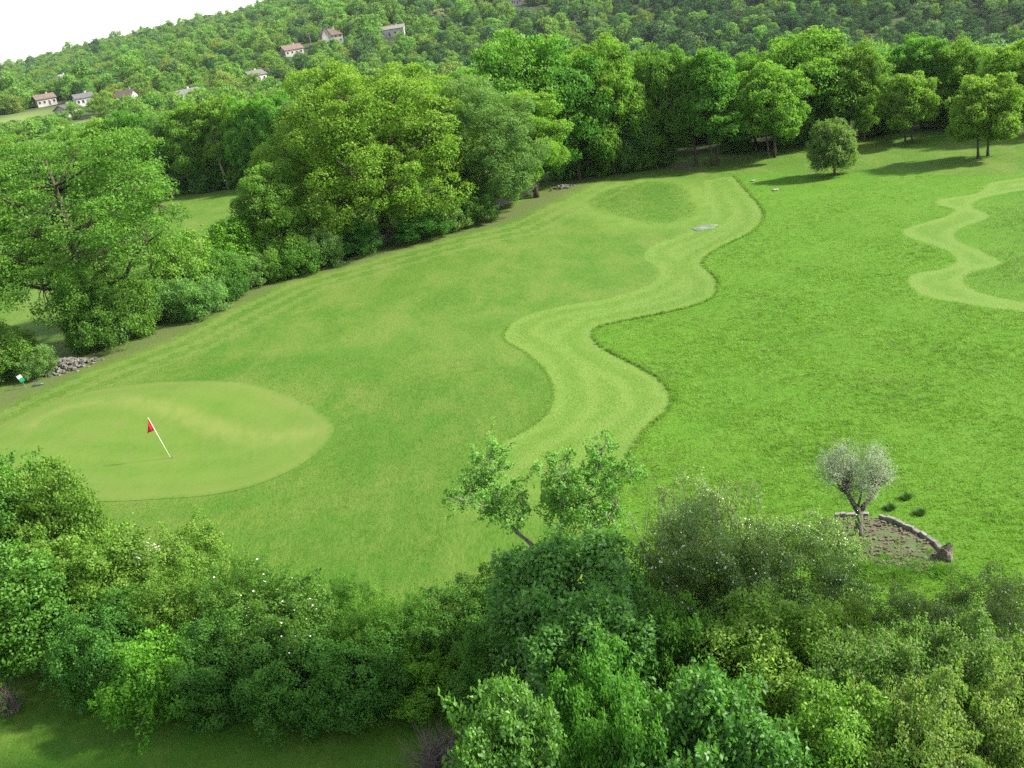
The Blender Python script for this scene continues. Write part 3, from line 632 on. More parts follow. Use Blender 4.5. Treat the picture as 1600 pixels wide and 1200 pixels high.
# ---------------------------------------------------- houses and poles on the far slope
def house(px, py, wpx, label, wall=(.62, .60, .54), roof=(.17, .12, .095), yaw=0.0, depth=8.0, eave=3.0, ridge=2.0, storeys=1, hip=False, wing=False, dist=None, wins=4):
    p = hit(px, py); sc = ppm(p); w = wpx / sc; yaw0 = -math.atan2(p[0], p[1]) + yaw
    w = w / max(.5, abs(math.cos(yaw))); root = empty("house", p, yaw0, label, 'house', "houses on the far hillside")
    gr = sum(roof) / 3; roof = tuple((c * .6 + gr * .4) * .6 + .02 for c in roof); wall = tuple(c * .6 for c in wall)
    wm = plain_mat("render_wall", wall, tuple(c * .75 for c in wall), .5, .9, .1); rm = plain_mat("roof_tiles", roof, tuple(c * .7 for c in roof), 1.2, .85, .15)
    gm = MATGLASS; h = eave * storeys
    def block(w, d, h, ridge, x0=0, y0=0, rot=False, hip=False):
        mb = MB(); mb.box((x0, y0, h / 2 - 1), (w, d, h + 2))
        if not hip:
            a = [(x0 - w/2, y0 - d/2, h), (x0 - w/2, y0 + d/2, h), (x0 - w/2, y0, h + ridge), (x0 + w/2, y0 - d/2, h), (x0 + w/2, y0 + d/2, h), (x0 + w/2, y0, h + ridge)] if not rot else \
                [(x0 - w/2, y0 - d/2, h), (x0 + w/2, y0 - d/2, h), (x0, y0 - d/2, h + ridge), (x0 - w/2, y0 + d/2, h), (x0 + w/2, y0 + d/2, h), (x0, y0 + d/2, h + ridge)]
            mb.add(a, [[0, 1, 2], [3, 5, 4]])
        obj("wall", mb.mesh("wall", wm), root)
        rf = MB(); e = .45; t = .18; W2, D2 = w/2 + e, d/2 + e; dz = -ridge * e / ((w if rot else d) / 2)
        if hip:
            k = min(W2, D2) * .9; top = [(x0 - W2 + k, y0, h + ridge), (x0 + W2 - k, y0, h + ridge)]
            b = [(x0 - W2, y0 - D2, h + dz * .3), (x0 + W2, y0 - D2, h + dz * .3), (x0 + W2, y0 + D2, h + dz * .3), (x0 - W2, y0 + D2, h + dz * .3)]
            rf.add(b + top, [[0, 1, 5, 4], [1, 2, 5], [2, 3, 4, 5], [3, 0, 4], [3, 2, 1, 0]])
        elif not rot:
            for s in (-1, 1):
                q = [(x0 - W2, y0 + s*D2, h + dz), (x0 + W2, y0 + s*D2, h + dz), (x0 + W2, y0, h + ridge), (x0 - W2, y0, h + ridge)]
                q += [(a, b_, c + t) for a, b_, c in q]; rf.add(q, [[0, 1, 2, 3], [7, 6, 5, 4], [0, 4, 5, 1], [1, 5, 6, 2], [3, 7, 4, 0], [2, 6, 7, 3]])
        else:
            for s in (-1, 1):
                q = [(x0 + s*W2, y0 - D2, h + dz), (x0 + s*W2, y0 + D2, h + dz), (x0, y0 + D2, h + ridge), (x0, y0 - D2, h + ridge)]
                q += [(a, b_, c + t) for a, b_, c in q]; rf.add(q, [[0, 1, 2, 3], [7, 6, 5, 4], [0, 4, 5, 1], [1, 5, 6, 2], [3, 7, 4, 0], [2, 6, 7, 3]])
        r = obj("roof", rf.mesh("roof", rm), root)
        return r
    r = block(w, depth, h, ridge, hip=hip)
    ch = MB(); ch.box((w * .22, depth * .12, h + ridge * .9), (.7, .7, 1.6)); ch.box((w * .22, depth * .12, h + ridge * .9 + .85), (.85, .85, .12)); obj("chimney", ch.mesh("chimney", wm), r)
    if wing:
        block(w * .38, depth * .7, h * 1.05, ridge * 1.5, -w * .22, -depth * .6, True)
    for s in range(storeys):
        for i in range(wins):
            x = -w/2 + w * (i + .5) / wins
            if wing and x < 0: continue
            door = (s == 0 and i == wins // 2); hh = 2.05 if door else 1.15; zc = (hh / 2 + .05) if door else s * eave + 1.55
            fr = MB(); fw = 1.0
            for dx in (-fw/2 - .06, fw/2 + .06): fr.box((x + dx, -depth/2 - .03, zc), (.12, .09, hh + .24))
            for dz in (-hh/2 - .06, hh/2 + .06): fr.box((x, -depth/2 - .03, zc + dz), (fw, .09, .12))
            fo = obj("door" if door else "window", fr.mesh("frame", MATTRIM), root)
            pn = MB(); pn.box((x, -depth/2 - .015, zc), (fw, .03, hh)); obj("pane" if not door else "door_leaf", pn.mesh("pane", gm if not door else MATDOOR), fo)
    return root, p
MATGLASS = plain_mat("window_glass", (.03, .035, .04), (.04, .045, .05), 1, .12, .5); MATTRIM = plain_mat("painted_trim", (.55, .55, .52), None, 1, .6); MATDOOR = plain_mat("door_wood", (.12, .07, .05), None, 1, .6)
HOUSES = []
def H_(*a, **k): r, p = house(*a, **k); HOUSES.append(p)
H_(293, 159, 36, "white house with a flat-pitched grey roof at the top of the near wood", wall=(.78, .78, .76), roof=(.21, .20, .20), yaw=.75, ridge=1.3, eave=3.2, depth=9)
H_(399, 129, 23, "small cream house with a brown-grey roof alone above the wood", roof=(.22, .18, .165), yaw=.55, ridge=1.7, wins=3)
H_(457, 87, 28, "low house with a rust-red roof among trees", roof=(.30, .155, .105), yaw=.35, ridge=2.0)
H_(518, 69, 36, "tall cream house with two steep red-brown roofs and a gabled wing", roof=(.24, .13, .10), wall=(.66, .62, .56), yaw=.1, storeys=2, eave=2.2, ridge=3.2, wing=True, hip=True, depth=9, wins=5)
H_(611, 57, 46, "long white house with a pinkish grey roof, highest on the slope", wall=(.76, .74, .68), roof=(.33, .27, .25), yaw=-.15, storeys=1, eave=3.6, ridge=1.5, wins=5)
H_(99, 131, 24, "pale house with a grey pyramid roof standing apart at the far left", roof=(.30, .27, .24), hip=True, ridge=2.6, yaw=.5)
H_(72, 165, 28, "long house with an orange-brown roof by the left meadow", roof=(.27, .16, .11), yaw=.2, ridge=1.6)
H_(133, 164, 27, "white bungalow with a slate-grey roof beside a lawn", wall=(.78, .78, .76), roof=(.17, .17, .18), yaw=.15, ridge=1.5)
H_(202, 166, 23, "grey-walled house with a dark red-brown roof", wall=(.46, .45, .46), roof=(.15, .065, .05), yaw=-.35, eave=4.0, ridge=2.0, wins=3)
H_(109, 183, 21, "lowest shed-like house with a long brown roof below the bungalow", roof=(.14, .10, .09), yaw=.6, ridge=1.6, wins=3)
H_(807, 7, 16, "grey-roofed house just showing at the top border", roof=(.25, .25, .25), ridge=1.5)
def utility_pole(px, py, toppy, label):
    p = hit(px, py); h = height_for(p, toppy); o = empty("utility_pole", p, .3, label, 'pole', "utility poles on the hillside")
    m = MB(); m.tube([(0, 0, -.5), (0, 0, h)], [.2, .14], 8); obj("pole", m.mesh("pole", M['bark_pale']), o)
    m = MB(); m.box((0, 0, h - .7), (2.2, .14, .14)); obj("crossarm", m.mesh("crossarm", M['bark_pale']), o)
    for x in (-.95, 0.35, .95):
        m = MB(); m.tube([(x, 0, h - .63), (x, 0, h - .4)], [.06, .08], 6); obj("insulator", m.mesh("insulator", M['stone']), o)
    HOUSES.append(p)
utility_pole(486, 70, 50, "pale utility pole left of the tall cream house")
utility_pole(559, 34, 20, "utility pole with a crossarm above the long white house")

# ---------------------------------------------------- forest on the slopes: one mass, its crowns drawn from a few low tree shapes
FK = [tree_meshes(50 + i, 4.2, [7.6, 8.6, 6.8, 9.0, 8.0, 7.0][i], .2, [9, 7, 11, 10, 8, 12][i], 60, 44, 1.05, .60, ['hill', 'hill', 'hill_yellow', 'scrub', 'hill_grey', 'scrub'][i], .16, 12, size=(.34, .52), inner=.7, pointy=[0, .2, 0, .1, .3, 0][i]) for i in range(6)]
proto = []
sp = [(655, 60), (700, 75), (560, 95), (470, 120), (740, 40), (590, 20)]
for i, k in enumerate(FK):
    p = hit(*sp[i]); o = put_tree(k, p, ["light crown below the long white house", "rounded crown on the slope above the broad bright tree", "low crown below the tall cream house", "dark crown just above the near wood", "greyish crown behind the bright far tree", "round dark crown above the long white house"][i], group="trees on the far slope", W_=9, H_=8)
    proto.append([c for c in o.children if c.name.startswith('crown')][0]); HOUSES.append(None)
def special(mat, lst):
    kit = tree_meshes(60 + len(mat), 4.0, 7.6, .2, 10, 70, 60, .95, .5, mat, .16, 12, size=(.34, .5), inner=.7)
    for px, py, w, topy, lb in lst:
        p = hit(px, py); put_tree(kit, p, lb, W_=w / ppm(p), H_=max(4, height_for(p, topy)), group=None)
special('blossom', [(275, 140, 34, 118, "cream-blossoming tree beside the white house"), (686, 40, 26, 14, "cream-blossoming tree high on the slope right of the long house"), (226, 152, 12, 140, "small pale tree beside the grey-walled house")])
special('copper', [(254, 142, 20, 118, "dark copper-leaved tree left of the blossoming one"), (152, 172, 16, 150, "reddish tree at the lawn edge below the bungalow")])
special('yellow', [(168, 182, 30, 144, "yellow-green tree right of the bungalow lawn"), (120, 186, 26, 160, "yellowish tree in front of the bungalow lawn"), (190, 148, 30, 136, "olive-yellow tree behind the grey-walled house")])
def forest():
    n = 110000; r = np.sqrt(R.uniform(RWOOD * .80, 1500, n) ** 1.0 * R.uniform(RWOOD, 1500, n)); r = R.uniform((RWOOD * .8) ** 1.55, 1500 ** 1.55, n) ** (1 / 1.55)
    az = np.radians(R.uniform(-36, 36, n)); P = np.column_stack([r * np.sin(az), r * np.cos(az)])
    # blue-noise thinning on a grid that grows with distance
    cell = 5.7 + r * .0020; key = (np.floor(P[:, 0] / cell).astype(int) * 100003 + np.floor(P[:, 1] / cell).astype(int) * 7 + np.floor(r / 100).astype(int)); _, i0 = np.unique(key, return_index=True); P = P[i0]
    ok = sdf(P, P_WOODEDGE) > 7
    for i in range(0, len(WOODPTS)):
        pass
    D = np.min(np.hypot(P[:, None, 0] - WOODPTS[None, :, 0], P[:, None, 1] - WOODPTS[None, :, 1]), axis=1); ok &= D > 5
    ux, uy = P[:, 0], P[:, 1]
    for h in HOUSES:
        if h is None: continue
        hr = math.hypot(h[0], h[1]); e = np.array([h[0], h[1]]) / hr; dl = ux * e[0] + uy * e[1] - hr; la = np.abs(-ux * e[1] + uy * e[0])
        ok &= ~((dl > -34) & (dl < 9) & (la < 8.5))
    for (c, rad) in MEADOWS: ok &= np.hypot(ux - c[0], (uy - c[1]) / 1.6) > rad * .95
    P = P[ok]; n = len(P); z = terrain(P[:, 0], P[:, 1])
    hcap = np.full(n, 99.0)
    for h in HOUSES:
        if h is None: continue
        hr = math.hypot(h[0], h[1]); e = np.array([h[0], h[1]]) / hr; dl = P @ e; la = np.abs(P @ np.array([-e[1], e[0]])) * hr / np.maximum(dl, 1)
        line = CH + (h[2] + 3.1 - CH) * dl / hr; k = (dl < hr) & (dl > hr - 170) & (la < 9.0); hcap = np.where(k, np.minimum(hcap, line - z), hcap)
    rP = np.hypot(*P.T)
    for i in np.where(rP < 300)[0]: hcap[i] = canopy_cap(P[i], z[i])
    for (c, rad) in MEADOWS:
        hr = math.hypot(*c); e = c / hr; dl = P @ e; la = np.abs(P @ np.array([-e[1], e[0]])) * hr / np.maximum(dl, 1)
        line = CH + (gz(c) - CH) * dl / (hr); k = (dl < hr) & (dl > hr - 120) & (la < rad * .8); hcap = np.where(k, np.minimum(hcap, line - z), hcap)
    ok = hcap > 1.8; P, z, hcap = P[ok], z[ok], hcap[ok]; n = len(P)
    me = bpy.data.meshes.new("hillside_forest"); me.vertices.add(n); me.vertices.foreach_set("co", np.column_stack([P, z]).astype(np.float32).ravel())
    rr = np.hypot(*P.T); s = np.where(R.random(n) < .12, R.uniform(1.3, 1.75, n), R.uniform(.55, 1.2, n)) * (1 + .25 * np.sin(P[:, 0] / 40) * np.sin(P[:, 1] / 55)) * (.74 + rr * .0003) * np.interp(rr, [350, 1000], [1, .74])
    sz = np.minimum(s * R.uniform(.75, 1.25, n), hcap / 8.2); s = np.minimum(s, sz * 1.6)
    a = me.attributes.new("tscale", 'FLOAT_VECTOR', 'POINT'); a.data.foreach_set("vector", np.column_stack([s, s, sz]).astype(np.float32).ravel())
    a = me.attributes.new("trot", 'FLOAT_VECTOR', 'POINT'); a.data.foreach_set("vector", np.column_stack([R.normal(0, .06, n), R.normal(0, .06, n), R.uniform(0, 6.28, n)]).astype(np.float32).ravel())
    a = me.attributes.new("pick", 'INT', 'POINT'); azd = np.degrees(np.arctan2(P[:, 0], P[:, 1])); dark = np.clip((azd + 4) / 14, .10, .93) * np.clip((rr - 240) / 100, .2, 1) + .15 * np.sin(P[:, 0] / 60) * np.sin(P[:, 1] / 45)
    a.data.foreach_set("value", np.where(R.random(n) < dark, R.choice([3, 5, 3, 5, 3, 4, 1], n), R.choice([0, 1, 2, 0, 1, 4], n)).astype(np.int32))
    o = obj("hillside_forest", me); tag(o, kind="stuff"); print("forest", n)
    ng = bpy.data.node_groups.new("grow", 'GeometryNodeTree'); ng.interface.new_socket("Geometry", in_out='INPUT', socket_type='NodeSocketGeometry'); ng.interface.new_socket("Geometry", in_out='OUTPUT', socket_type='NodeSocketGeometry')
    gi = ng.nodes.new("NodeGroupInput"); go = ng.nodes.new("NodeGroupOutput"); ip = ng.nodes.new("GeometryNodeInstanceOnPoints"); jg = ng.nodes.new("GeometryNodeJoinGeometry")
    for pr in reversed(proto):
        oi = ng.nodes.new("GeometryNodeObjectInfo"); oi.inputs["Object"].default_value = pr; oi.inputs["As Instance"].default_value = True; oi.transform_space = 'ORIGINAL'
        ng.links.new(oi.outputs["Geometry"], jg.inputs[0])
    def at(name, typ):
        n_ = ng.nodes.new("GeometryNodeInputNamedAttribute"); n_.data_type = typ; n_.inputs[0].default_value = name; return n_.outputs[0]
    ng.links.new(gi.outputs[0], ip.inputs["Points"]); ng.links.new(jg.outputs[0], ip.inputs["Instance"]); ip.inputs["Pick Instance"].default_value = True
    ng.links.new(at("pick", 'INT'), ip.inputs["Instance Index"]); ng.links.new(at("tscale", 'FLOAT_VECTOR'), ip.inputs["Scale"])
    er = ng.nodes.new("FunctionNodeEulerToRotation"); ng.links.new(at("trot", 'FLOAT_VECTOR'), er.inputs[0]); ng.links.new(er.outputs[0], ip.inputs["Rotation"])
    ng.links.new(ip.outputs[0], go.inputs[0]); md = o.modifiers.new("grow", 'NODES'); md.node_group = ng
forest()
# ---------------------------------------------------- things on the field
# flagstick in its cup, leaning
b = pt(267, 717); b = (b[0], b[1], b[2] + .03)
fs = empty("golf_flagstick", b, 0, "thin white flagstick with a red flag leaning in the putting green hole", 'flagstick')
tip = np.array([-.46, 0.02, 2.12])
m = MB(); m.tube([tip * -.06, tip * .5, tip], [.011, .010, .009], 8); obj("pole", m.mesh("pole", plain_mat("white_pole_paint", (.86, .86, .80), (.80, .80, .74), 3, .4, .4), True), fs)
ax = tip / np.linalg.norm(tip); V = []; n_u, n_v = 9, 7
for i in range(n_u):
    for j in range(n_v):
        u_, v_ = i / (n_u - 1), j / (n_v - 1); base = tip * (1 - .0 - v_ * .30)      # along the pole, hanging flag
        wdt = .62 * (0.05 + .95 * v_ ** .8); fall = .16 * u_
        V.append(base + np.array([-wdt * u_ * .62, .05 * math.sin(u_ * 7 + v_ * 2) * u_ - .02, -fall * (1 - .3 * v_) - .06 * math.sin(v_ * 3) * u_]))
F = [[i*n_v+j, (i+1)*n_v+j, (i+1)*n_v+j+1, i*n_v+j+1] for i in range(n_u-1) for j in range(n_v-1)]
fm = plain_mat("red_flag_cloth", (.62, .035, .045), (.50, .02, .03), 6, .7, .2)
me = np_mesh("flag", V, F, fm, smooth_=True); fo = obj("flag", me, fs); sm = fo.modifiers.new("thick", 'SOLIDIFY'); sm.thickness = .006
m = MB(); k = 20; ring = []
for (rad, zz) in ((.075, -.002), (.085, .004), (.055, .004), (.05, -.10)): ring.append([(rad * math.cos(2*math.pi*i/k) + .03, rad * math.sin(2*math.pi*i/k), zz) for i in range(k)])
V = sum(ring, []); F = [[a*k+i, a*k+(i+1) % k, (a+1)*k+(i+1) % k, (a+1)*k+i] for a in range(3) for i in range(k)] + [[3*k+i for i in range(k)]]
obj("cup", np_mesh("cup", V, F, plain_mat("cup_dark", (.02, .02, .018), None, 4, .8)), fs)

# olive tree and its stone-edged bed
ob = pt(1341, 832); yv = ob[1]
def lift(px, py, y):
    d = ray(px, py); t = y / d[1]; return CAMP + d * t
def rel(px, py, base, dy=0): return lift(px, py, base[1] + dy) - np.array(base)
lob = [(0, 0, 2.4, .3, .3, .3)]
for (x, y, r, dy) in [(1312, 722, 28, .2), (1295, 735, 20, -.3), (1322, 748, 24, .3), (1360, 722, 26, -.2), (1378, 740, 20, .3), (1345, 760, 24, -.2), (1358, 748, 22, .3), (1330, 770, 16, 0), (1372, 715, 16, .1), (1318, 712, 18, -.2)]:
    q = rel(x, y, ob, dy); rm = r / ppm(ob); lob.append((*q, rm, rm * 1.1, rm))
rng = np.random.default_rng(71); f_, C = foliage("crown", LM['olive'], rng, lob, 460, 38, .21, .065, .02, .5, 1.0, .15, mode='shoot')
mb = MB(); P0 = np.zeros(3)
def R3(x, y, dy=0): return rel(x, y, ob, dy)
mb.tube([(0, 0, -.1), R3(1341, 822), R3(1342, 808), R3(1343, 798)], [.17, .125, .115, .13], 9)
for pth, rd in [([R3(1342, 800), R3(1334, 788, -.05), R3(1327, 775, -.1), R3(1322, 757, -.15)], [.11, .085, .07, .055]), ([R3(1343, 800), R3(1352, 787, .05), R3(1365, 772, .1), R3(1374, 753, .15)], [.11, .08, .065, .05]),
                ([R3(1327, 775, -.1), R3(1312, 762, .0), R3(1308, 745, .1)], [.06, .04, .02]), ([R3(1365, 772, .1), R3(1372, 760, .1), R3(1378, 742, .1)], [.05, .035, .02]), ([R3(1340, 795, 0), R3(1345, 775, -.2), R3(1350, 750, -.2)], [.05, .03, .015])]:
    mb.tube(pth, rd, 7)
for j in rng.choice(len(C), min(170, len(C)), replace=False):
    a = R3(1322, 757, -.15) if C[j][0] < 0 else R3(1374, 753, .15); a = a * rng.uniform(.75, 1.0); mb.tube([a, (a + C[j]) / 2 + rng.normal(0, .05, 3), C[j]], [.014, .009, .004], 3, False)
ot = empty("olive_tree", ob, 0, "silvery olive tree with a forked trunk in the stone-edged bed", 'olive tree')
obj("trunk", mb.mesh("trunk", M['bark_olive'], True), ot); obj("crown", f_, ot)

bed = P_BED; n = len(bed); c = bed.mean(0); V = [(p[0], p[1], gz(p) + .02) for p in bed]; 
ringV = [];
for s in (1, .8, .6, .4, .2):
    for p in bed: q = c + (p - c) * s; ringV.append((q[0], q[1], gz(q) + (.03 if s == 1 else .07 + .03 * math.sin(q[0] * 5) * math.sin(q[1] * 6))))
ringV.append((c[0], c[1], gz(c) + .08)); F = [[a*n+i, a*n+(i+1) % n, (a+1)*n+(i+1) % n, (a+1)*n+i] for a in range(4) for i in range(n)] + [[4*n+i, 4*n+(i+1) % n, 5*n] for i in range(n)]
mt, t, out = newmat("bed_soil"); p_ = t.nodes.new("ShaderNodeBsdfPrincipled"); p_.inputs["Roughness"].default_value = .95
t.links.new(mixc(t, ramp(t, noise(t, 3.2, 6, .8, pos(t)), .42, .56), mixc(t, noise(t, 9, 4, .7, pos(t)), (.095, .072, .055), (.045, .034, .026)), (.05, .10, .015)), p_.inputs["Base Color"]); t.links.new(p_.outputs[0], out.inputs[0])
tag(obj("soil_bed", np_mesh("soil_bed", ringV, F, mt, smooth_=True)), "bare earth bed with scattered weeds around the olive tree", 'flower bed')
M['stone_mid'] = plain_mat('edging_stone', (.22, .21, .19), (.14, .135, .12), 7, .9, .2, .01)
arc = smooth(Gs([(1303, 804), (1345, 801), (1372, 804), (1420, 823), (1455, 843), (1474, 860)]), 4); seg = np.linalg.norm(np.diff(arc, axis=0), axis=1); cum = np.concatenate([[0], np.cumsum(seg)]); rng = np.random.default_rng(5)
kerb = empty("stone_edging", (float(arc[len(arc)//2][0]), float(arc[len(arc)//2][1]), 0), 0, "curved kerb of upright limestone blocks round the olive bed", 'stone kerb'); ko = np.array(kerb.location); d_ = 0; ns = 0
while d_ < cum[-1] - .1:
    L_ = rng.uniform(.22, .42); q = np.array([np.interp(d_ + L_/2, cum, arc[:, 0]), np.interp(d_ + L_/2, cum, arc[:, 1])]); q2 = np.array([np.interp(d_ + L_, cum, arc[:, 0]), np.interp(d_ + L_, cum, arc[:, 1])]); q1 = np.array([np.interp(d_, cum, arc[:, 0]), np.interp(d_, cum, arc[:, 1])])
    ang = math.atan2(*(q2 - q1)[::-1]); h = rng.uniform(.20, .26)
    if not (1.1 < d_ < 1.3):
        mb = MB(); mb.box((q[0] - ko[0], q[1] - ko[1], gz(q) + h/2 - .06), (L_ * .96, rng.uniform(.11, .15), h), ang + rng.normal(0, .06), .012, rng)
        o = obj("stone_block", mb.mesh("stone_block", M['stone_mid']), kerb); bv = o.modifiers.new("bevel", 'BEVEL'); bv.width = .018; bv.segments = 2
    d_ += L_ + .006
# weathered stump at the end of the kerb
sp_ = pt(1478, 868); st = empty("tree_stump", sp_, .4, "broken weathered stump at the end of the stone kerb", 'stump'); V = []; k = 14
for j, (zz, rr_) in enumerate([(-.1, .30), (.12, .25), (.32, .22), (.46, .20)]):
    for i in range(k): a = 2*math.pi*i/k; rr2 = rr_ * (1 + .22 * math.sin(3*a + j) + .08 * rng.normal()); V.append((rr2 * math.cos(a), rr2 * math.sin(a), zz + (.14 * math.sin(2*a + 1) + .05 * rng.normal() if j == 3 else 0)))
F = [[a*k+i, a*k+(i+1) % k, (a+1)*k+(i+1) % k, (a+1)*k+i] for a in range(3) for i in range(k)]; V.append((0, 0, .36)); F += [[3*k+i, 3*k+(i+1) % k, 4*k] for i in range(k)]
st.scale = (.85, .85, .8)
obj("wood", np_mesh("wood", V, F, plain_mat("weathered_wood", (.20, .175, .14), (.06, .052, .042), 14, .9, .1, .02, obj_space=True)), st)
# weeds growing in the bed
def tuft(name, px, py, mat, hgt, rad, n, label, cat, wid=.008, group=None):
    p = pt(px, py); rng = np.random.default_rng(int(px * 7 + py)); a = rng.uniform(0, 6.28, n); rr_ = rad * np.sqrt(rng.random(n)); b_ = np.column_stack([rr_ * np.cos(a), rr_ * np.sin(a), np.zeros(n)])
    tipp = b_ * 1.6 + np.column_stack([rng.normal(0, .25 * hgt, (n, 2)), hgt * rng.uniform(.5, 1.1, n)]); s = np.column_stack([np.sin(a), -np.cos(a), a * 0]) * wid
    V = np.stack([b_ - s, b_ + s, tipp], 1).reshape(-1, 3); me = np_mesh(name, V, np.arange(n * 3).reshape(n, 3), mat, dict(rnd=('FACE', rng.random(n)), clump=('FACE', rng.random(n)), tip=('FACE', rng.random(n))))
    return tag(obj(name, me, None, p), label, cat, group)
M['rush'] = leaf_mat("rush_blades", (.035, .085, .03), (.06, .12, .045), trans=.2, hueobj=0)
M['weed'] = leaf_mat("weed_leaves", (.09, .19, .03), (.14, .25, .05), trans=.3, hueobj=0)
tuft("rush_tuft", 1390, 789, M['rush'], .16, .15, 500, "dark rush tuft nearest the olive crown", 'tuft', group="dark tufts in the rough beside the olive bed")
tuft("rush_tuft", 1415, 772, M['rush'], .16, .15, 500, "dark rush tuft farthest from the stone kerb", 'tuft', group="dark tufts in the rough beside the olive bed")
tuft("rush_tuft", 1437, 797, M['rush'], .16, .15, 500, "dark rush tuft closest above the stone kerb", 'tuft', group="dark tufts in the rough beside the olive bed")
def bed_weeds():
    spots = [(1400, 850, .25, .12, 350), (1385, 872, .5, .16, 1200), (1430, 880, .5, .16, 1100), (1370, 845, .2, .12, 200), (1402, 815, .2, .16, 220), (1452, 862, .12, .2, 160), (1345, 850, .3, .16, 400), (1325, 815, .2, .16, 250), (1355, 884, .6, .2, 1500), (1415, 835, .15, .1, 160), (1466, 888, .4, .2, 900), (1330, 868, .4, .2, 900), (1440, 850, .12, .1, 120), (1385, 830, .12, .1, 120), (1400, 893, .6, .18, 1500)]
    Vs = []
    for (x, y, rad, hgt, n) in spots:
        p = np.array(pt(x, y)); rng = np.random.default_rng(int(x * 7 + y)); a = rng.uniform(0, 6.28, n); rr_ = rad * np.abs(rng.normal(0, .6, n)); b_ = np.column_stack([rr_ * np.cos(a), rr_ * np.sin(a), np.zeros(n)])
        tp_ = b_ * 1.3 + np.column_stack([rng.normal(0, .4 * hgt, (n, 2)), hgt * rng.uniform(.4, 1.1, n)]); s_ = np.column_stack([np.sin(a * 3), -np.cos(a * 3), a * 0]) * .011; Vs.append(np.stack([b_ - s_, b_ + s_, tp_], 1).reshape(-1, 3) + p)
    V = np.vstack(Vs); n = len(V) // 3; tag(obj("bed_weeds", np_mesh("bed_weeds", V, np.arange(n * 3).reshape(n, 3), M['weed'], dict(rnd=('FACE', R.random(n)), clump=('FACE', R.random(n)), tip=('FACE', R.random(n))))), kind="stuff")
    mb = MB(); rng = np.random.default_rng(8); lo, hi = P_BED.min(0), P_BED.max(0); k = 0
    while k < 420:
        q = rng.uniform(lo, hi)
        if sdf([q], P_BED)[0] > .1: w_ = rng.uniform(.02, .07); mb.box((q[0], q[1], gz(q) + .085), (w_ * 1.4, w_, w_ * .7), rng.uniform(0, 3), w_ * .12, rng); k += 1
    tag(obj("bed_rubble", mb.mesh("bed_rubble", M['soil'])), kind="stuff")
bed_weeds()

# loose stones: collapsed dry wall in the hedge
def stones(name, cx, cy, lx, ly, n, hgt, smin=.08, smax=.20):
    p = pt(cx, cy); rng = np.random.default_rng(n); mb = MB()
    for i in range(n):
        x, y = rng.normal(0, lx / 2.4), rng.normal(0, ly / 2.4); h = hgt * math.exp(-(x / lx) ** 2 * 2 - (y / ly) ** 2 * 2) * rng.uniform(.5, 1); s_ = rng.uniform(smin, smax)
        mb.box((x, y, h), (s_ * rng.uniform(.8, 1.5), s_, s_ * rng.uniform(.4, .8)), rng.uniform(0, 3.1), s_ * .12, rng)
    o = obj(name, mb.mesh(name, M['stone_dark']), None, p); o.rotation_euler = (0, 0, .35); return tag(o, kind="stuff")
stones("tumbled_stones", 100, 576, 1.9, 1.1, 420, .65)
stones("scattered_stones", 876, 290, 1.3, .8, 70, .3)
wl = empty("dry_stone_wall", (*HEDGE[3], 0), 0, "low dry stone wall running under the hedge trees", 'wall'); wo = np.array(wl.location); rng = np.random.default_rng(9); mb = MB()
hp = HEDGE[3:8] + np.array([-2.2, 1.8]); L1 = np.linalg.norm(np.diff(hp, axis=0), axis=1); cm = np.concatenate([[0], np.cumsum(L1)]); d_ = 0
while d_ < cm[-1]:
    x, y = np.interp(d_, cm, hp[:, 0]), np.interp(d_, cm, hp[:, 1]); a = math.atan2(hp[-1][1] - hp[0][1], hp[-1][0] - hp[0][0])
    for lay in range(3):
        w_ = rng.uniform(.25, .45); mb.box((x - wo[0], y - wo[1], gz((x, y)) + .1 + lay * .2), (w_, .4, .19), a + rng.normal(0, .08), .02, rng)
    d_ += .4
obj("stones", mb.mesh("stones", M['stone_dark']), wl)

# hole marker: small post with a white over green plate
p = pt(41, 606); s_ = empty("hole_marker", p, .15, "small tilted marker post with a white and green plate in the hedge", 'sign')
m = MB(); m.tube([(0, 0, -.1), (-.10, 0, .55)], [.022, .022], 8); obj("post", m.mesh("post", M['bark_pale']), s_)
m = MB(); m.box((0, 0, 0), (.34, .03, .26)); g1 = obj("white_plate", m.mesh("white_plate", plain_mat("white_plate", (.75, .82, .78), None, 3, .4)), s_); g1.location = (-.20, -.035, .93); g1.rotation_euler = (0, -.35, 0)
m = MB(); m.box((0, 0, 0), (.34, .03, .30)); g2 = obj("green_plate", m.mesh("green_plate", plain_mat("green_plate", (.03, .42, .16), None, 3, .4)), s_); g2.location = (-.105, -.035, .665); g2.rotation_euler = (0, -.35, 0); s_.scale = (.8, .8, .8)
p = pt(60, 603); m = MB(); m.tube([(-.3, -.1, .06), (-.1, .02, .10), (.12, .0, .08), (.3, .12, .06)], [.05, .06, .055, .05], 8)
tag(obj("drain_pipe", m.mesh("drain_pipe", plain_mat("teal_plastic", (.05, .12, .11), None, 3, .4), True), None, p), "short teal plastic pipe lying beside the green marker", 'pipe')
# white box on the pale trunk of the wood edge
tp = pt(362, 291); m = MB(); m.tube([(0, 0, -.1), (-.15, -.1, 2), (-.35, 0, 4), (-.3, 0, 6.5)], [.17, .15, .13, .1], 8)
dt = empty("dead_tree", (tp[0], tp[1] - 1.6, tp[2]), 0, "pale bare tree trunk standing in front of the shaded wood", 'tree trunk'); obj("trunk", m.mesh("trunk", M['bark_pale'], True), dt)
m = MB(); m.box((-.1, -1.85 + 0, 1.35), (.42, .10, .38)); m.box((-.1, -1.9, 1.58), (.50, .2, .05)); tag(obj("nest_box", m.mesh("nest_box", plain_mat("white_board", (.75, .75, .70), None, 3, .5)), None, tp), "small white board fixed to the pale bare trunk", 'board')
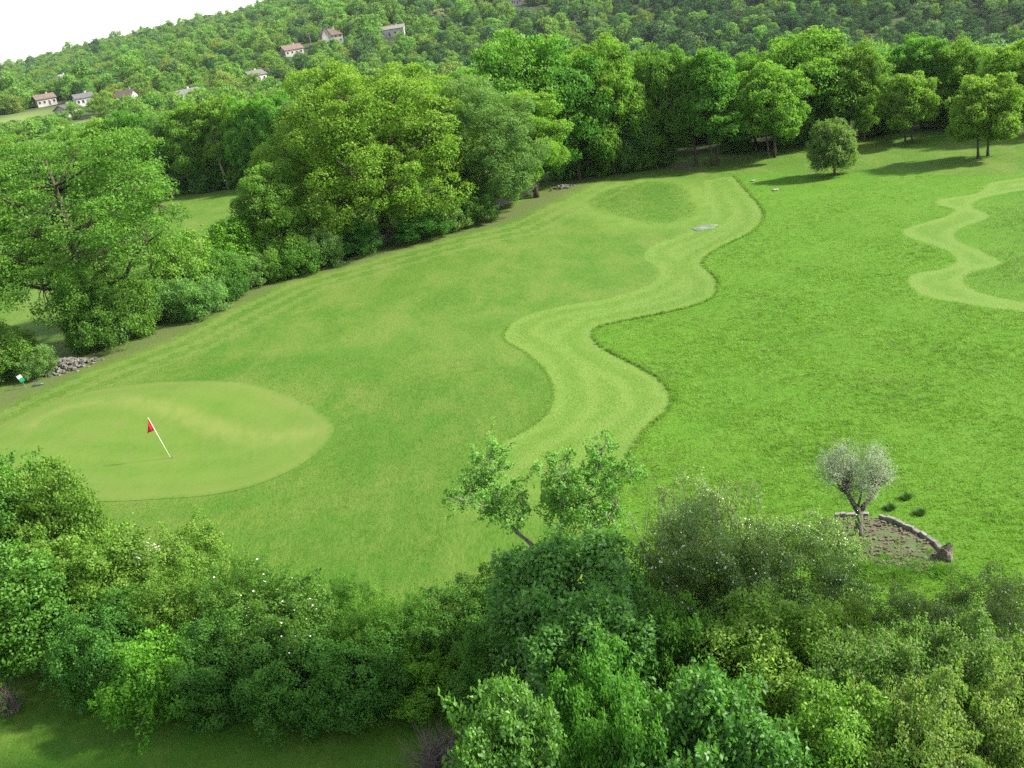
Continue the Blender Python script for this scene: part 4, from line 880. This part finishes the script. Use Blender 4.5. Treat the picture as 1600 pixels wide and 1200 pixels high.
# drain cover and worn spots
p = pt(1100, 343); V = []; k = 22; rng = np.random.default_rng(3)
for rr_, zz in ((1.0, .015), (.9, .06), (.75, .07)):
    for i in range(k): a = 2*math.pi*i/k; q = rr_ * (1 + .12 * math.sin(2*a) + .1 * math.sin(5*a)); V.append((q * .95 * math.cos(a), q * .75 * math.sin(a), zz))
V.append((0, 0, .07)); F = [[a*k+i, a*k+(i+1) % k, (a+1)*k+(i+1) % k, (a+1)*k+i] for a in range(2) for i in range(k)] + [[2*k+i, 2*k+(i+1) % k, 3*k] for i in range(k)]
tag(obj("rock_outcrop", np_mesh("rock_outcrop", V, F, plain_mat("outcrop", (.16, .18, .15), (.07, .12, .045), 1.6, .9, .2, .03)), None, p), "flat grey rock slab showing through the mown strip", 'rock')
for (x, y, s_, lb) in [(1211, 286, .28, "small pale stone slab in the rough left of the lone round tree"), (1176, 271, .22, "pale stone fleck at the top of the mown strip"), (1300, 253, .01, None)]:
    if lb: 
        p = pt(x, y); V2 = [(v[0] * s_, v[1] * s_, v[2] + .05) for v in V]; tag(obj("flat_stone", np_mesh("flat_stone", V2, F, M['stone']), None, p), lb, 'stone')

# ---------------------------------------------------- foreground hedge
FG = dict(
 a=shrub_kit(81, 2.0, 3.6, 'shrub', 300, .100, .32, 130), b=shrub_kit(82, 2.0, 3.2, 'shrub_dark', 300, .085, .30, 150), c=shrub_kit(83, 1.7, 3.0, 'yellow', 230, .085, .28, 130),
 d=shrub_kit(84, 1.5, 2.6, 'bright', 180, .110, .27, 100), e=shrub_kit(85, 2.1, 3.6, 'broad', 300, .135, .34, 100, wl=.62), f=shrub_kit(86, 2.3, 3.6, 'hawthorn', 380, .070, .32, 150, flat=.5, tw=200, bark='twig', sprig=1.6),
 g=shrub_kit(87, 2.3, 3.2, 'russet', 340, .070, .30, 150, tw=120, bark='twig'), h=shrub_kit(88, 1.9, 2.8, 'shrub', 300, .080, .26, 130, wl=.35, size=(.26, .42), pointy=.2, sprig=2.6),
 E=shrub_kit(91, 2.0, 6.4, 'broad', 380, .145, .36, 100, wl=.62, z0=1.2, trunk=.12), G=shrub_kit(92, 2.3, 5.2, 'russet', 400, .090, .34, 140, tw=160, bark='twig', z0=1.0, trunk=.1, flat=.6, sprig=1.6), C=shrub_kit(93, 1.9, 5.0, 'yellow', 320, .095, .32, 130, z0=1.0, trunk=.1),
 i=shrub_kit(89, 2.0, 3.2, 'shrub_dark', 260, .10, .32, 120))
def flowers(o, kit, n, name, size, mat, seed, seen=True):
    """blooms sitting on the outside of a shrub's foliage"""
    rng = np.random.default_rng(seed); f = kit[0]; nv = len(f.vertices); co = np.empty(nv * 3, np.float32); f.vertices.foreach_get("co", co); co = co.reshape(-1, 3)[2::4]
    c = co.mean(0); d = co - c; rr_ = np.linalg.norm(d / (co.std(0) * 1.9), axis=1); k = np.where((rr_ > .85) & (co[:, 2] > c[2] * .7))[0]; k = rng.choice(k, n, replace=False)
    V = []; F = []
    for i in k:
        p = co[i]; nn = d[i] / np.linalg.norm(d[i]) * .6 + np.array([0, 0, .7]) + rng.normal(0, .25, 3); nn /= np.linalg.norm(nn); a = np.cross(nn, [1, .2, 0]); a /= np.linalg.norm(a); b = np.cross(nn, a); s = size * rng.uniform(.7, 1.2); b0 = len(V)
        V.append(p + nn * .02)
        for j in range(10):
            t = 2 * math.pi * j / 10; r_ = s * (1 if j % 2 == 0 else .62); V.append(p + nn * (.02 + s * .3) + (a * math.cos(t) + b * math.sin(t)) * r_)
        F += [[b0, b0 + 1 + j, b0 + 1 + (j + 1) % 10] for j in range(10)]
    return obj(name, np_mesh(name, V, F, mat), o)
ROSE = plain_mat("rose_petals", (.80, .62, .66), (.82, .74, .76), 9, .6, .2, obj_space=True); MAY = plain_mat("may_blossom", (.78, .78, .68), (.66, .68, .52), 9, .6, .2, obj_space=True)
fg = [
 ('a', 30, 905, 722, 250, "rounded shrub with a spiky top, tallest at the left border"),
 ('a', 120, 930, 745, 170, "leafy shrub with one upright spray overlapping the putting green"),
 ('b', -40, 990, 800, 240, "dark shrub cut by the left border"),
 ('a', 170, 985, 838, 210, "shrub with pale leaf sprays left of the white hawthorn"),
 ('a', 60, 1040, 865, 260, "broad leafy shrub low at the left with arching sprays"),
 ('b', 190, 1070, 950, 180, "dark shrub behind the bright green bush"),
 ('c', 320, 965, 838, 160, "yellow-green shrub just right of the white hawthorn"),
 ('h', 300, 1020, 900, 190, "feathery shrub below the yellow-green one"),
 ('h', 400, 1020, 900, 200, "wild rose thicket with the upper cluster of pink flowers"),
 ('b', 470, 1060, 930, 210, "wild rose thicket with the lower cluster of pink flowers"),
 ('h', 545, 1010, 922, 130, "upright feathery shrub against the lawn"),
 ('h', 655, 1050, 948, 135, "sparse feathery shrub in the lowest dip of the hedge"),
 ('h', 600, 1060, 940, 130, "fine-leaved shrub at the dip of the hedge"),
 ('b', 380, 1100, 985, 200, "shaded shrub right of the bright green bush"),
 ('d', 255, 1115, 1008, 155, "bright green bush in front of the dark hedge foot"),
 ('i', 480, 1115, 1010, 190, "dark shrub at the hedge foot below the roses"),
 ('i', 575, 1110, 1010, 180, "dark shrub between the roses and the glossy green bush"),
 ('d', 668, 1105, 1035, 125, "glossy green bush above the brushwood pile"),
 ('b', 720, 1040, 935, 160, "dark low shrub where the hedge dips lowest"),
 ('b', 800, 1000, 900, 170, "dark shrub under the open-branched plum tree"),
 ('i', 790, 1110, 1000, 170, "shaded bush left of the big broad-leaved bush"),
 ('E', 915, 1110, 842, 240, "big broad-leaved bush under the open-branched plum tree"),
 ('E', 955, 1230, 930, 220, "broad-leaved bush bulging over the lower middle of the hedge"),
 ('i', 980, 1330, 1040, 200, "dark bush filling the gap between two broad-leaved bushes"),
 ('i', 1060, 1200, 960, 200, "dark bush under the pale hawthorn"),
 ('f', 1120, 1020, 775, 250, "grey-twigged hawthorn with bare sprigs on top"),
 ('f', 1245, 1010, 820, 230, "pale flowering hawthorn beside the olive bed"),
 ('f', 1060, 980, 880, 150, "small hawthorn squeezed between plum tree and grey-twigged hawthorn"),
 ('C', 1225, 1200, 950, 260, "yellow-green shrub below the pale hawthorns"),
 ('C', 1330, 1170, 960, 170, "yellow-green shrub reaching toward the olive bed"),
 ('f', 1430, 1110, 950, 190, "airy hawthorn with thin sprays over the rough grass"),
 ('f', 1560, 1110, 930, 240, "airy hawthorn at the right border"),
 ('G', 1380, 1290, 1005, 250, "russet-tipped shrub in the lower right thicket"),
 ('G', 1510, 1300, 1000, 260, "widest russet-tipped shrub near the right border"),
 ('G', 1620, 1330, 1020, 240, "russet-tipped shrub cut by the right border"),
 ('C', 1320, 1430, 1100, 240, "yellow-green shrub at the bottom beside the broad-leaved bush"),
 ('G', 1450, 1440, 1090, 250, "russet-tipped shrub along the bottom border"),
 ('G', 1580, 1440, 1110, 250, "russet-tipped shrub in the bottom right corner"),
 ('E', 845, 1480, 1070, 185, "broad-leaved bush at the bottom right of the brushwood pile"),
 ('E', 1150, 1480, 1062, 250, "broad-leaved bush at the bottom below the yellow-green shrub"),
 ('i', 1030, 1480, 1120, 200, "dark bush at the bottom between the broad-leaved ones"),
]
for k, bx, by, ty, w, lb in fg:
    o = shrub_px(FG[k], bx, by, ty, w, lb, group="shrubs of the foreground hedge")
    if 'pink' in lb: flowers(o, FG[k], 46, "flowers", .030, ROSE, bx)
    if bx == 1120:
        rg = np.random.default_rng(3); tm = MB()
        for i in range(36):
            a_ = rg.uniform(0, 6.28); q0 = np.array([rg.normal(0, .8), rg.normal(0, .6), 2.2]); q2 = q0 + np.array([math.cos(a_) * .7, math.sin(a_) * .5, rg.uniform(1.0, 1.9)]); tm.tube([q0, (q0 + q2) / 2 + rg.normal(0, .12, 3), q2], [.014, .009, .004], 4, False)
            for _ in range(3): q3 = (q0 + q2) / 2 + (q2 - q0) * rg.uniform(-.1, .4); tm.tube([q3, q3 + rg.normal(0, .22, 3) + [0, 0, .15]], [.006, .003], 3, False)
        obj("bare_twigs", tm.mesh("bare_twigs", M['twig'], True), o)
    if k == 'f': flowers(o, FG[k], 420, "blossom", .026, MAY, bx)
KHW = shrub_kit(90, 1.2, 2.6, 'hawthorn', 120, .06, .24, 110); o = shrub_px(KHW, 240, 960, 850, 105, "white-flowering hawthorn poking out of the left hedge", cat='hawthorn', name='hawthorn_bush'); flowers(o, KHW, 700, "blossom", .03, MAY, 4)

# open-branched plum tree in the hedge
pb = pt(868, 955)
def Q(x, y, dy=0): return rel(x, y, pb, dy)
lob = [(*Q(880, 800), .3, .3, .3)]
for (x, y, r_, dy) in [(762, 735, 34, .2), (745, 770, 30, -.3), (785, 775, 34, .4), (718, 778, 20, 0), (800, 800, 24, -.2), (765, 712, 18, .1), (880, 742, 34, .3), (905, 775, 40, -.3), (870, 790, 30, .5), (935, 745, 32, 0), (940, 705, 20, .2), (968, 735, 26, -.2), (950, 790, 30, .4), (925, 820, 32, -.3), (985, 740, 14, .2), (850, 735, 18, -.2), (945, 692, 12, 0)]:
    rm = r_ / ppm(pb); lob.append((*Q(x, y, dy), rm, rm * 1.1, rm))
rng = np.random.default_rng(33); f_, C = foliage("crown", LM['plum'], rng, lob, 300, 75, .17, .085, .052, .8, .9, .1, sprig=2.2)
mb = MB()
paths = [([(0, 0, -.1), Q(862, 915), Q(845, 878)], [.12, .10, .09]), ([Q(845, 878), Q(830, 850), Q(808, 832), Q(790, 812), Q(778, 790)], [.085, .07, .06, .045, .03]), ([Q(808, 832), Q(812, 805, .2), Q(818, 785, .3)], [.04, .03, .02]),
         ([Q(790, 812), Q(765, 795, -.1), Q(735, 782, -.2), Q(700, 778, -.2)], [.035, .03, .02, .01]), ([Q(778, 790), Q(768, 760, .1), Q(764, 715, .1)], [.03, .02, .008]),
         ([Q(862, 915), Q(872, 870, .2), Q(875, 830, .2), Q(880, 780, .1), Q(882, 740, .1)], [.08, .06, .05, .035, .015]), ([Q(875, 830, .2), Q(905, 790, .1), Q(930, 755, 0), Q(942, 700, .1), Q(950, 688, .1)], [.045, .035, .03, .015, .006]),
         ([Q(905, 790, .1), Q(945, 765, -.1), Q(985, 735, -.2)], [.03, .02, .008]), ([Q(872, 870, .2), Q(900, 845, -.2), Q(935, 820, -.3), Q(965, 790, -.2)], [.04, .03, .02, .01])]
LP = []
for p_, r_ in paths:
    mb.tube(p_, r_, 7, False); LP += [np.array(q) for q in p_[1:]] + [(np.array(a) + np.array(b_)) / 2 for a, b_ in zip(p_[:-1], p_[1:])]
LP = np.array(LP)
for j in rng.choice(len(C), min(330, len(C)), replace=False):
    a = LP[int(np.argmin(np.linalg.norm(LP - C[j], axis=1)))]; mb.tube([a, (a + C[j]) / 2 + rng.normal(0, .05, 3), C[j]], [.012, .008, .004], 3, False)
pl = empty("plum_tree", pb, 0, "open-branched tree with pale trunks rising above the hedge in the middle", 'tree'); obj("trunk", mb.mesh("trunk", M['bark_pale'], True), pl); obj("crown", f_, pl)

# dead brushwood and bare sprigs
def brush(px, py, rad, hgt, n, label, name, cat, mat='twig', th=.01):
    p = pt(px, py); rng = np.random.default_rng(int(px)); mb = MB()
    for i in range(n):
        a = rng.uniform(0, 6.28); q = np.array([math.cos(a), math.sin(a), 0]) * rng.uniform(0, rad * .6); d = np.array([rng.normal(), rng.normal(), 0]); d /= np.linalg.norm(d); l = rng.uniform(.4, 1) * rad
        e = q + d * l + np.array([0, 0, rng.uniform(.2, 1) * hgt]); mb.tube([q + [0, 0, .02], (q + e) / 2 + rng.normal(0, .08, 3) + [0, 0, .1 * hgt], e], [th, th * .7, th * .3], 4, False)
    o = empty(name, p, 0, label, cat); obj("twigs", mb.mesh("twigs", M[mat], True), o); return o
brush(690, 1195, 1.0, .8, 260, "pile of dead grey brushwood at the foot of the hedge", "brushwood_pile", 'brushwood')
brush(15, 1112, .5, 1.2, 120, "bare grey twiggy bush at the left border", "bare_bush", 'bush')


# added poplar outside the view, put there to shade the lower-left lawn
KP = tree_meshes(95, 2.0, 27.0, 2.0, 26, 560, 100, .6, .22, 'oak2', .3, 60, size=(.5, .7))
put_tree(KP, (15.4, 18.9, gz((15.4, 18.9))), "added poplar out of view, shading the lower-left lawn", cat='poplar', name='added_poplar', H_=31)

# ---------------------------------------------------- the air over the valley
hm, t, out = newmat("haze"); pv = t.nodes.new("ShaderNodeVolumePrincipled"); pv.inputs["Color"].default_value = (.84, .94, 1, 1); pv.inputs["Density"].default_value = .00006; pv.inputs["Anisotropy"].default_value = .35
t.links.new(pv.outputs[0], out.inputs["Volume"]); m = MB(); m.box((0, 0, 47), (4800, 4800, 186)); tag(obj("haze", m.mesh("haze", hm)), kind="stuff")
